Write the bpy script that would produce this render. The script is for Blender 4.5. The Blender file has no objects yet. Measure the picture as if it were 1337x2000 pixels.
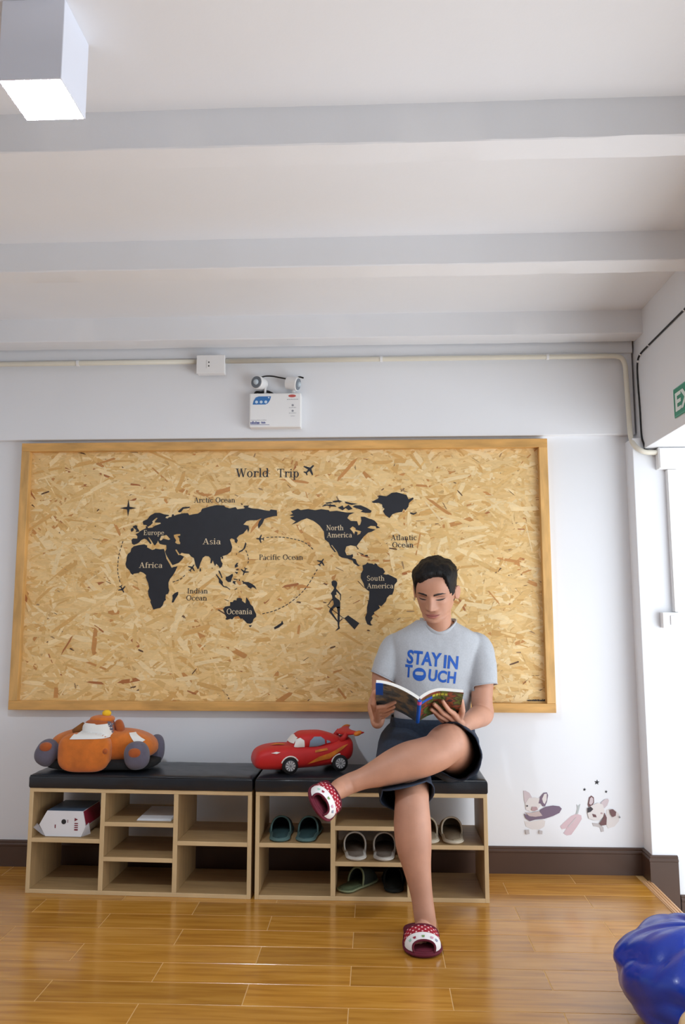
import bpy, bmesh, math, random
from mathutils import Vector, Matrix, Quaternion, noise
from mathutils.bvhtree import BVHTree

random.seed(7)
sc = bpy.context.scene
COL = sc.collection
PI = math.pi

# ---------------------------------------------------------------- camera, world, light, exposure
cam_d = bpy.data.cameras.new('camera')
cam_d.sensor_fit = 'VERTICAL'; cam_d.sensor_height = 36.0; cam_d.lens = 27.007
cam_d.clip_start = 0.05
cam = bpy.data.objects.new('camera', cam_d); COL.objects.link(cam)
cam.location = (0.4471, -3.5912, 1.157)
cam.rotation_euler = (PI/2 + 0.125, 0.0, 0.0427)
sc.camera = cam

world = bpy.data.worlds.new('daylight'); sc.world = world
world.use_nodes = True
bg = world.node_tree.nodes['Background']
bg.inputs[0].default_value = (0.84, 0.92, 1.0, 1.0)
bg.inputs[1].default_value = 0.8

# daylight coming in through the wide doorway on the right of the room
dl = bpy.data.lights.new('doorway_daylight', 'AREA'); dl.shape = 'RECTANGLE'
dl.size = 3.2; dl.size_y = 1.6; dl.energy = 48.0; dl.color = (0.90, 0.95, 1.0)
dlo = bpy.data.objects.new('doorway_daylight', dl); COL.objects.link(dlo)
dlo.location = (2.6, -2.0, 0.72)
dlo.rotation_euler = (PI/2 + 0.45, 0, PI/2)

vs = sc.view_settings
vs.view_transform = 'Standard'; vs.look = 'None'; vs.gamma = 1.0; vs.use_curve_mapping = False
vs.exposure = 0.54

# ---------------------------------------------------------------- helpers
def lin(c):
    c = c / 255.0
    return c / 12.92 if c <= 0.04045 else ((c + 0.055) / 1.055) ** 2.4
def rgb(r, g, b): return (lin(r), lin(g), lin(b), 1.0)

MATS = {}
def mat(name, col, rough=0.6, metal=0.0, var=0.06, scale=8.0, bump=0.0, bscale=120.0, spec=0.5,
        emit=None, estr=0.0, coat=0.0, sheen=0.0, stretch=(1, 1, 1), alpha=1.0, trans=0.0, sss=0.0):
    if name in MATS: return MATS[name]
    m = bpy.data.materials.new(name); m.use_nodes = True
    nt = m.node_tree; N = nt.nodes; L = nt.links
    b = N['Principled BSDF']
    tc = N.new('ShaderNodeTexCoord')
    mp = N.new('ShaderNodeMapping'); mp.inputs['Scale'].default_value = stretch
    L.new(tc.outputs['Object'], mp.inputs['Vector'])
    nz = N.new('ShaderNodeTexNoise'); nz.inputs['Scale'].default_value = scale; nz.inputs['Detail'].default_value = 5
    L.new(mp.outputs[0], nz.inputs['Vector'])
    rp = N.new('ShaderNodeValToRGB')
    rp.color_ramp.elements[0].position = 0.3; rp.color_ramp.elements[1].position = 0.7
    rp.color_ramp.elements[0].color = tuple(max(0, c * (1 - var)) for c in col[:3]) + (1,)
    rp.color_ramp.elements[1].color = tuple(min(1, c * (1 + var)) for c in col[:3]) + (1,)
    L.new(nz.outputs['Fac'], rp.inputs[0]); L.new(rp.outputs[0], b.inputs['Base Color'])
    b.inputs['Roughness'].default_value = rough; b.inputs['Metallic'].default_value = metal
    b.inputs['Specular IOR Level'].default_value = spec
    b.inputs['Coat Weight'].default_value = coat
    b.inputs['Sheen Weight'].default_value = sheen
    b.inputs['Alpha'].default_value = alpha
    b.inputs['Transmission Weight'].default_value = trans
    if sss:
        b.inputs['Subsurface Weight'].default_value = sss
        b.inputs['Subsurface Radius'].default_value = (0.02, 0.008, 0.004)
        b.inputs['Subsurface Scale'].default_value = 0.3
    if emit:
        b.inputs['Emission Color'].default_value = emit; b.inputs['Emission Strength'].default_value = estr
    if bump:
        n2 = N.new('ShaderNodeTexNoise'); n2.inputs['Scale'].default_value = bscale; n2.inputs['Detail'].default_value = 4
        L.new(mp.outputs[0], n2.inputs['Vector'])
        bp = N.new('ShaderNodeBump'); bp.inputs['Strength'].default_value = bump; bp.inputs['Distance'].default_value = 0.004
        L.new(n2.outputs['Fac'], bp.inputs['Height']); L.new(bp.outputs[0], b.inputs['Normal'])
    MATS[name] = m
    return m

def attr_mat(name, attr='Col', rough=0.6, sheen=0.0, bump=0.0, bscale=200.0, mult=None, sss=0.0, spec=0.5):
    """material coloured by a mesh colour attribute"""
    if name in MATS: return MATS[name]
    m = mat(name, (0.5, 0.5, 0.5, 1), rough, bump=bump, bscale=bscale, sheen=sheen, sss=sss, spec=spec)
    nt = m.node_tree; b = nt.nodes['Principled BSDF']
    at = nt.nodes.new('ShaderNodeVertexColor'); at.layer_name = attr
    nt.links.new(at.outputs[0], b.inputs['Base Color'])
    return m

class MB:
    """collects shapes into one mesh"""
    def __init__(self): self.v = []; self.f = []; self.c = []
    def add(self, v, f, col=None):
        n = len(self.v); self.v += [tuple(p) for p in v]; self.f += [tuple(i + n for i in q) for q in f]
        self.c += [col] * len(f)
    def box(self, x0, x1, y0, y1, z0, z1, M=None):
        v = [Vector((x, y, z)) for x in (x0, x1) for y in (y0, y1) for z in (z0, z1)]
        if M: v = [M @ p for p in v]
        self.add(v, [(0, 1, 3, 2), (4, 6, 7, 5), (0, 4, 5, 1), (2, 3, 7, 6), (0, 2, 6, 4), (1, 5, 7, 3)])
        return self
    def bbox(self, x0, x1, y0, y1, z0, z1, r=0.004, M=None, seg=2):
        """box with rounded edges"""
        bm = bmesh.new(); bmesh.ops.create_cube(bm, size=1)
        for v in bm.verts:
            v.co = Vector((x0 + (v.co.x + .5) * (x1 - x0), y0 + (v.co.y + .5) * (y1 - y0), z0 + (v.co.z + .5) * (z1 - z0)))
        bmesh.ops.bevel(bm, geom=list(bm.edges) + list(bm.verts), offset=r, segments=seg, affect='EDGES', profile=0.5)
        bm.verts.ensure_lookup_table(); bm.verts.index_update()
        self.add([(M @ v.co if M else v.co) for v in bm.verts], [[v.index for v in f.verts] for f in bm.faces]); bm.free()
        return self
    def tube(self, pts, rad, seg=10, caps=True, flat=None):
        pts = [Vector(p) for p in pts]; n = len(pts)
        if not hasattr(rad, '__len__'): rad = [rad] * n
        T = []
        for i in range(n):
            d = pts[min(i + 1, n - 1)] - pts[max(i - 1, 0)]; T.append(d.normalized())
        up = Vector((0, 0, 1)) if abs(T[0].z) < 0.9 else Vector((1, 0, 0))
        X = T[0].cross(up).normalized(); vs_ = []
        for i in range(n):
            if i: 
                q = T[i - 1].rotation_difference(T[i]); X = q @ X
                X = (X - T[i] * X.dot(T[i])).normalized()
            Y = T[i].cross(X)
            for k in range(seg):
                a = 2 * PI * k / seg
                vs_.append(pts[i] + (X * math.cos(a) + Y * math.sin(a)) * rad[i])
        fs = []
        for i in range(n - 1):
            for k in range(seg):
                a = i * seg + k; b = i * seg + (k + 1) % seg
                fs.append((a, b, b + seg, a + seg))
        if caps:
            fs.append(tuple(range(seg - 1, -1, -1))); fs.append(tuple(range((n - 1) * seg, n * seg)))
        self.add(vs_, fs); return self
    def loft(self, rings, caps=True, closed=False):
        seg = len(rings[0]); n = len(rings); vs_ = [p for r in rings for p in r]; fs = []
        for i in range(n if closed else n - 1):
            j = (i + 1) % n
            for k in range(seg):
                l = (k + 1) % seg
                fs.append((i * seg + k, i * seg + l, j * seg + l, j * seg + k))
        if caps and not closed:
            fs.append(tuple(range(seg - 1, -1, -1))); fs.append(tuple(range((n - 1) * seg, n * seg)))
        self.add(vs_, fs); return self
    def ell(self, c, r, seg=20, rings=12, M=None):
        c = Vector(c); rr = []
        if not hasattr(r, '__len__'): r = (r, r, r)
        vs_ = []; fs = []
        for i in range(1, rings):
            t = PI * i / rings
            for k in range(seg):
                a = 2 * PI * k / seg
                p = Vector((r[0] * math.sin(t) * math.cos(a), r[1] * math.sin(t) * math.sin(a), r[2] * math.cos(t)))
                vs_.append(c + (M @ p if M else p))
        top = len(vs_); p = Vector((0, 0, r[2])); vs_.append(c + (M @ p if M else p)); vs_.append(c - (M @ p if M else p))
        for i in range(rings - 2):
            for k in range(seg):
                l = (k + 1) % seg
                fs.append((i * seg + k, (i + 1) * seg + k, (i + 1) * seg + l, i * seg + l))
        for k in range(seg):
            l = (k + 1) % seg
            fs.append((top, k, l)); fs.append((top + 1, (rings - 2) * seg + l, (rings - 2) * seg + k))
        self.add(vs_, fs); return self
    def prism(self, poly, y0, y1, axis='y'):
        """extrude a 2D polygon; axis y: poly is (x,z); axis z: poly is (x,y); axis x: poly is (y,z)"""
        f = {'y': lambda p, t: (p[0], t, p[1]), 'z': lambda p, t: (p[0], p[1], t), 'x': lambda p, t: (t, p[0], p[1])}[axis]
        n = len(poly); v = [f(p, y0) for p in poly] + [f(p, y1) for p in poly]
        self.add(v, [tuple(range(n)), tuple(range(2 * n - 1, n - 1, -1))] + [(i, i + n, (i + 1) % n + n, (i + 1) % n) for i in range(n)])
        return self
    def build(self, name, material, parent=None, smooth=False, M=None, colattr=False, fixn=True):
        me = bpy.data.meshes.new(name)
        v = [M @ Vector(p) for p in self.v] if M else self.v
        me.from_pydata(v, [], self.f)
        if fixn:
            bm = bmesh.new(); bm.from_mesh(me); bmesh.ops.recalc_face_normals(bm, faces=bm.faces); bm.to_mesh(me); bm.free()
        if colattr:
            a = me.color_attributes.new('Col', 'FLOAT_COLOR', 'CORNER'); d = []
            for f, c in zip(self.f, self.c): d += list(c) * len(f)
            a.data.foreach_set('color', d)
        me.materials.append(material)
        if smooth: me.polygons.foreach_set('use_smooth', [True] * len(me.polygons))
        me.update()
        return link(name, me, parent)

def link(name, me, parent=None):
    o = bpy.data.objects.new(name, me); COL.objects.link(o)
    if parent is not None: o.parent = parent
    return o
def empty(name, loc=(0, 0, 0), rz=0.0, parent=None):
    o = bpy.data.objects.new(name, None); COL.objects.link(o); o.location = loc; o.rotation_euler = (0, 0, rz)
    o.empty_display_size = 0.05
    if parent is not None: o.parent = parent
    return o
def tag(o, label, cat, group=None):
    o['label'] = label; o['category'] = cat
    if group: o['group'] = group
    return o
def struct(o): o['kind'] = 'structure'; return o
def autosmooth(o, ang=35):
    me = o.data; me.polygons.foreach_set('use_smooth', [True] * len(me.polygons))
    bm = bmesh.new(); bm.from_mesh(me); lim = math.radians(ang)
    for e in bm.edges:
        e.smooth = not (len(e.link_faces) == 2 and e.calc_face_angle(0) > lim)
    bm.to_mesh(me); bm.free(); return o
def flat_shape(polys, y=0.0, thick=0.0004):
    """2D outlines (first outer, rest holes) filled in the x-z plane -> mesh data as MB"""
    cu = bpy.data.curves.new('tmp', 'CURVE'); cu.dimensions = '2D'; cu.fill_mode = 'BOTH'; cu.extrude = thick
    for p in polys:
        s = cu.splines.new('POLY'); s.points.add(len(p) - 1); s.use_cyclic_u = True
        for q, (a, b) in zip(s.points, p): q.co = (a, b, 0, 1)
    ob = bpy.data.objects.new('tmp', cu); COL.objects.link(ob)
    dg = bpy.context.evaluated_depsgraph_get(); dg.update()
    me = bpy.data.meshes.new_from_object(ob.evaluated_get(dg))
    mb = MB(); mb.add([(v.co.x, y - v.co.z, v.co.y) for v in me.vertices], [tuple(f.vertices) for f in me.polygons])
    bpy.data.objects.remove(ob); bpy.data.curves.remove(cu); bpy.data.meshes.remove(me)
    return mb
def text_mesh(s, size=1.0, bold=0.0, spacing=1.0, thick=0.0, align='LEFT'):
    cu = bpy.data.curves.new('tmp', 'FONT'); cu.body = s; cu.size = size; cu.offset = bold; cu.extrude = thick
    cu.space_character = spacing; cu.align_x = align; cu.resolution_u = 4
    ob = bpy.data.objects.new('tmp', cu); COL.objects.link(ob)
    dg = bpy.context.evaluated_depsgraph_get(); dg.update()
    me = bpy.data.meshes.new_from_object(ob.evaluated_get(dg))
    v = [tuple(p.co) for p in me.vertices]; f = [tuple(q.vertices) for q in me.polygons]
    bpy.data.objects.remove(ob); bpy.data.curves.remove(cu); bpy.data.meshes.remove(me)
    return v, f
def text_box(s, x0, x1, z0, z1, y, bold=0.0, thick=0.0003):
    """lettering fitted to a rectangle of the x-z plane, facing -y"""
    v, f = text_mesh(s, 1.0, bold, 1.0, 0.0)
    a = min(p[0] for p in v); b = max(p[0] for p in v); c = min(p[1] for p in v); d = max(p[1] for p in v)
    mb = MB(); mb.add([(x0 + (p[0] - a) / (b - a) * (x1 - x0), y, z0 + (p[1] - c) / (d - c) * (z1 - z0)) for p in v], f)
    return mb

# ---------------------------------------------------------------- materials of the room
M_WALL = mat('white_wall_paint', rgb(236, 238, 242), 0.55, var=0.012, scale=2.5, bump=0.05, bscale=60)
M_CEIL = mat('white_ceiling_paint', rgb(236, 238, 242), 0.7, var=0.02, scale=2.0, bump=0.12, bscale=40)
M_BASE = mat('brown_baseboard_paint', rgb(78, 57, 46), 0.4, var=0.08, scale=6)
M_GROUT = mat('pale_grout', rgb(220, 178, 116), 0.8, var=0.05)
M_WHITE = mat('white_plastic', rgb(238, 238, 238), 0.35, var=0.01)
M_CREAM = mat('cream_pvc_pipe', rgb(226, 221, 206), 0.4, var=0.02)
M_BLACK = mat('black_rubber', rgb(22, 22, 24), 0.45, var=0.1)
M_DARK = mat('dark_plastic', rgb(40, 42, 46), 0.4)

def plank_material():
    m = bpy.data.materials.new('wood_look_tile'); m.use_nodes = True
    nt = m.node_tree; N = nt.nodes; L = nt.links; b = N['Principled BSDF']
    oi = N.new('ShaderNodeObjectInfo'); tc = N.new('ShaderNodeTexCoord')
    sc_ = N.new('ShaderNodeVectorMath'); sc_.operation = 'MULTIPLY_ADD'
    cb = N.new('ShaderNodeCombineXYZ')
    mu = N.new('ShaderNodeMath'); mu.operation = 'MULTIPLY'; mu.inputs[1].default_value = 37.0
    L.new(oi.outputs['Random'], mu.inputs[0])
    for i in range(3): L.new(mu.outputs[0], cb.inputs[i])
    L.new(tc.outputs['Object'], sc_.inputs[0]); sc_.inputs[1].default_value = (1, 1, 1); L.new(cb.outputs[0], sc_.inputs[2])
    mp = N.new('ShaderNodeMapping'); mp.inputs['Scale'].default_value = (2.2, 30.0, 1.0); L.new(sc_.outputs[0], mp.inputs[0])
    n1 = N.new('ShaderNodeTexNoise'); n1.inputs['Scale'].default_value = 1.6; n1.inputs['Detail'].default_value = 7; n1.inputs['Distortion'].default_value = 0.4
    L.new(mp.outputs[0], n1.inputs['Vector'])
    rp = N.new('ShaderNodeValToRGB'); cr = rp.color_ramp
    cr.elements[0].position = 0.25; cr.elements[0].color = rgb(160, 104, 38)
    cr.elements[1].position = 0.75; cr.elements[1].color = rgb(206, 150, 66)
    e = cr.elements.new(0.5); e.color = rgb(190, 132, 50)
    L.new(n1.outputs['Fac'], rp.inputs[0])
    hs = N.new('ShaderNodeHueSaturation')
    ma = N.new('ShaderNodeMapRange'); ma.inputs['To Min'].default_value = 0.86; ma.inputs['To Max'].default_value = 1.1
    L.new(oi.outputs['Random'], ma.inputs['Value']); L.new(ma.outputs[0], hs.inputs['Value']); L.new(rp.outputs[0], hs.inputs['Color'])
    L.new(hs.outputs[0], b.inputs['Base Color'])
    b.inputs['Roughness'].default_value = 0.22; b.inputs['Specular IOR Level'].default_value = 0.8; b.inputs['Coat Weight'].default_value = 0.3; b.inputs['Coat Roughness'].default_value = 0.10
    bp = N.new('ShaderNodeBump'); bp.inputs['Strength'].default_value = 0.06; bp.inputs['Distance'].default_value = 0.002
    L.new(n1.outputs['Fac'], bp.inputs['Height']); L.new(bp.outputs[0], b.inputs['Normal'])
    return m
M_PLANK = plank_material()

# ---------------------------------------------------------------- the room
XL, XE, YN = -2.30, 1.605, -4.70          # left wall, step edge on the right, camera-side end
floor = struct(MB().box(XL, XE, YN, 0.03, -0.16, -0.0008).build('floor', M_GROUT))
PL, PW, GAP = 0.62, 0.1327, 0.0027
def plank_mesh(w):
    mb = MB().bbox(GAP / 2, w - GAP / 2, GAP / 2, PW - GAP / 2, -0.010, 0.0, r=0.0005, seg=1)
    me = bpy.data.meshes.new('floor_plank'); me.from_pydata(mb.v, [], mb.f); me.materials.append(M_PLANK); me.update(); return me
PM = {}
row = 0
y = 0.0063
while y - PW > YN:
    off = -0.878 if row % 2 == 1 else -0.572
    x = off - PL * 4
    while x < XE:
        a, b_ = max(x, XL), min(x + PL, XE - 0.03)
        if b_ - a > 0.03:
            key = round(b_ - a, 3)
            if key not in PM: PM[key] = plank_mesh(b_ - a)
            o = link('floor_plank', PM[key], floor); o.location = (a, y - PW, 0)
        x += PL
    y -= PW; row += 1

trim = struct(MB().bbox(XE - 0.03, XE + 0.012, YN, -0.085, -0.03, 0.004, r=0.004).build('trim_1', mat('pale_wood_step_nosing', rgb(214, 168, 122), 0.35, var=0.15, scale=3, stretch=(40, 1, 1))))
for k in range(3):
    MB().bbox(XE - 0.024 + k * 0.012, XE - 0.019 + k * 0.012, YN, -0.09, 0.003, 0.0065, r=0.001, seg=1).build('nosing_rib', MATS['pale_wood_step_nosing'], trim)
lower = struct(MB().box(XE, 4.2, YN, 0.6, -0.32, -0.16).build('floor_side', mat('pale_floor_tile', rgb(215, 210, 200), 0.4, var=0.04)))

ZC, ZB = 2.512, 2.40                          # ceiling slab, underside of the joists
wall_back = struct(MB().box(XL, 1.9, 0.0, 0.12, -0.16, 2.62).build('wall_back', M_WALL))
MB().bbox(XL, 1.66, -0.03, 0.01, 1.962, 2.60, r=0.004).build('beam', M_WALL, wall_back)
MB().bbox(XL, 1.66, -0.045, -0.02, 2.352, 2.60, r=0.003).build('beam', M_CEIL, wall_back)
struct(MB().box(XL, 1.9, YN - 0.12, YN, -0.16, 2.62).build('wall_front_unseen', mat('light_cutting_grey', rgb(112, 112, 114), 0.7, var=0.05)))  # unseen wall added to cut frontal light, grey to keep its bounce low
wall_left = struct(MB().box(XL - 0.12, XL, YN, 0.12, -0.16, 2.62).build('wall_left', M_WALL))
ceiling = struct(MB().box(XL, 1.72, YN, 0.05, ZC, ZC + 0.1).build('ceiling', M_CEIL))
def rough_beam(y0, y1):
    """plastered concrete joist with slightly uneven arrises"""
    rings = []
    n = 90
    for i in range(n + 1):
        x = XL + (1.70 - XL) * i / n
        w = lambda s: 0.0022 * noise.noise(Vector((x * 9, s * 7.1, y0 * 5))) + 0.0015 * noise.noise(Vector((x * 31, s * 3.3, y0)))
        rings.append([(x, y0 + w(1), ZC + 0.02), (x, y0 + w(2), ZB + 0.003 + w(3)), (x, y0 + 0.003, ZB + w(4)), (x, y1 - 0.003, ZB + w(5)), (x, y1 + w(6), ZB + 0.003), (x, y1, ZC + 0.02)])
    return MB().loft(rings)
for y0, y1 in ((-1.662, -1.565), (-0.918, -0.815), (-0.170, -0.058), (-2.406, -2.31), (-3.15, -3.05), (-3.894, -3.80)):
    autosmooth(rough_beam(y0, y1).build('beam', M_CEIL, ceiling), 30)

# right side: pillar, the beam over the doorway, the wall of the lower room beyond
PX0, PX1, PY = 1.620, 1.745, -0.10
wall_right = struct(MB().bbox(PX0, PX1 + 0.25, PY, 0.10, -0.16, 1.93, r=0.003).build('wall_right', M_WALL))
MB().bbox(1.668, 1.88, YN, 0.02, 1.878, 2.60, r=0.003).build('beam', M_WALL, wall_right)
side = struct(MB().box(1.90, 4.2, -0.02, 0.10, -0.16, 2.62).build('wall_side', M_WALL))

def baseboard(name, prof, path):
    rings = [[(p[0] + n[0] * d, p[1] + n[1] * d, z) for d, z in prof] for p, n in path]
    return struct(autosmooth(MB().loft(rings).build(name, M_BASE), 25))
PROF = [(0, 0), (0.014, 0), (0.014, 0.088), (0.017, 0.091), (0.017, 0.097), (0.012, 0.103), (0.013, 0.108), (0.006, 0.113), (0, 0.113)]
baseboard('baseboard_back', PROF, [((XL, 0), (0, -1)), ((PX0, 0), (0, -1))])
PROF2 = [(d, z if z > 0 else -0.158) for d, z in PROF]
baseboard('baseboard_right', PROF2, [((PX0, 0.0), (-1, 0)), ((PX0, PY), (-1, -1)), ((PX1 - 0.02, PY), (0, -1))])
baseboard('baseboard_side', [(d, z - 0.159) for d, z in PROF], [((PX1 - 0.015, PY), (0, -1)), ((PX1 + 0.25, PY), (0, -1))])

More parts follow.
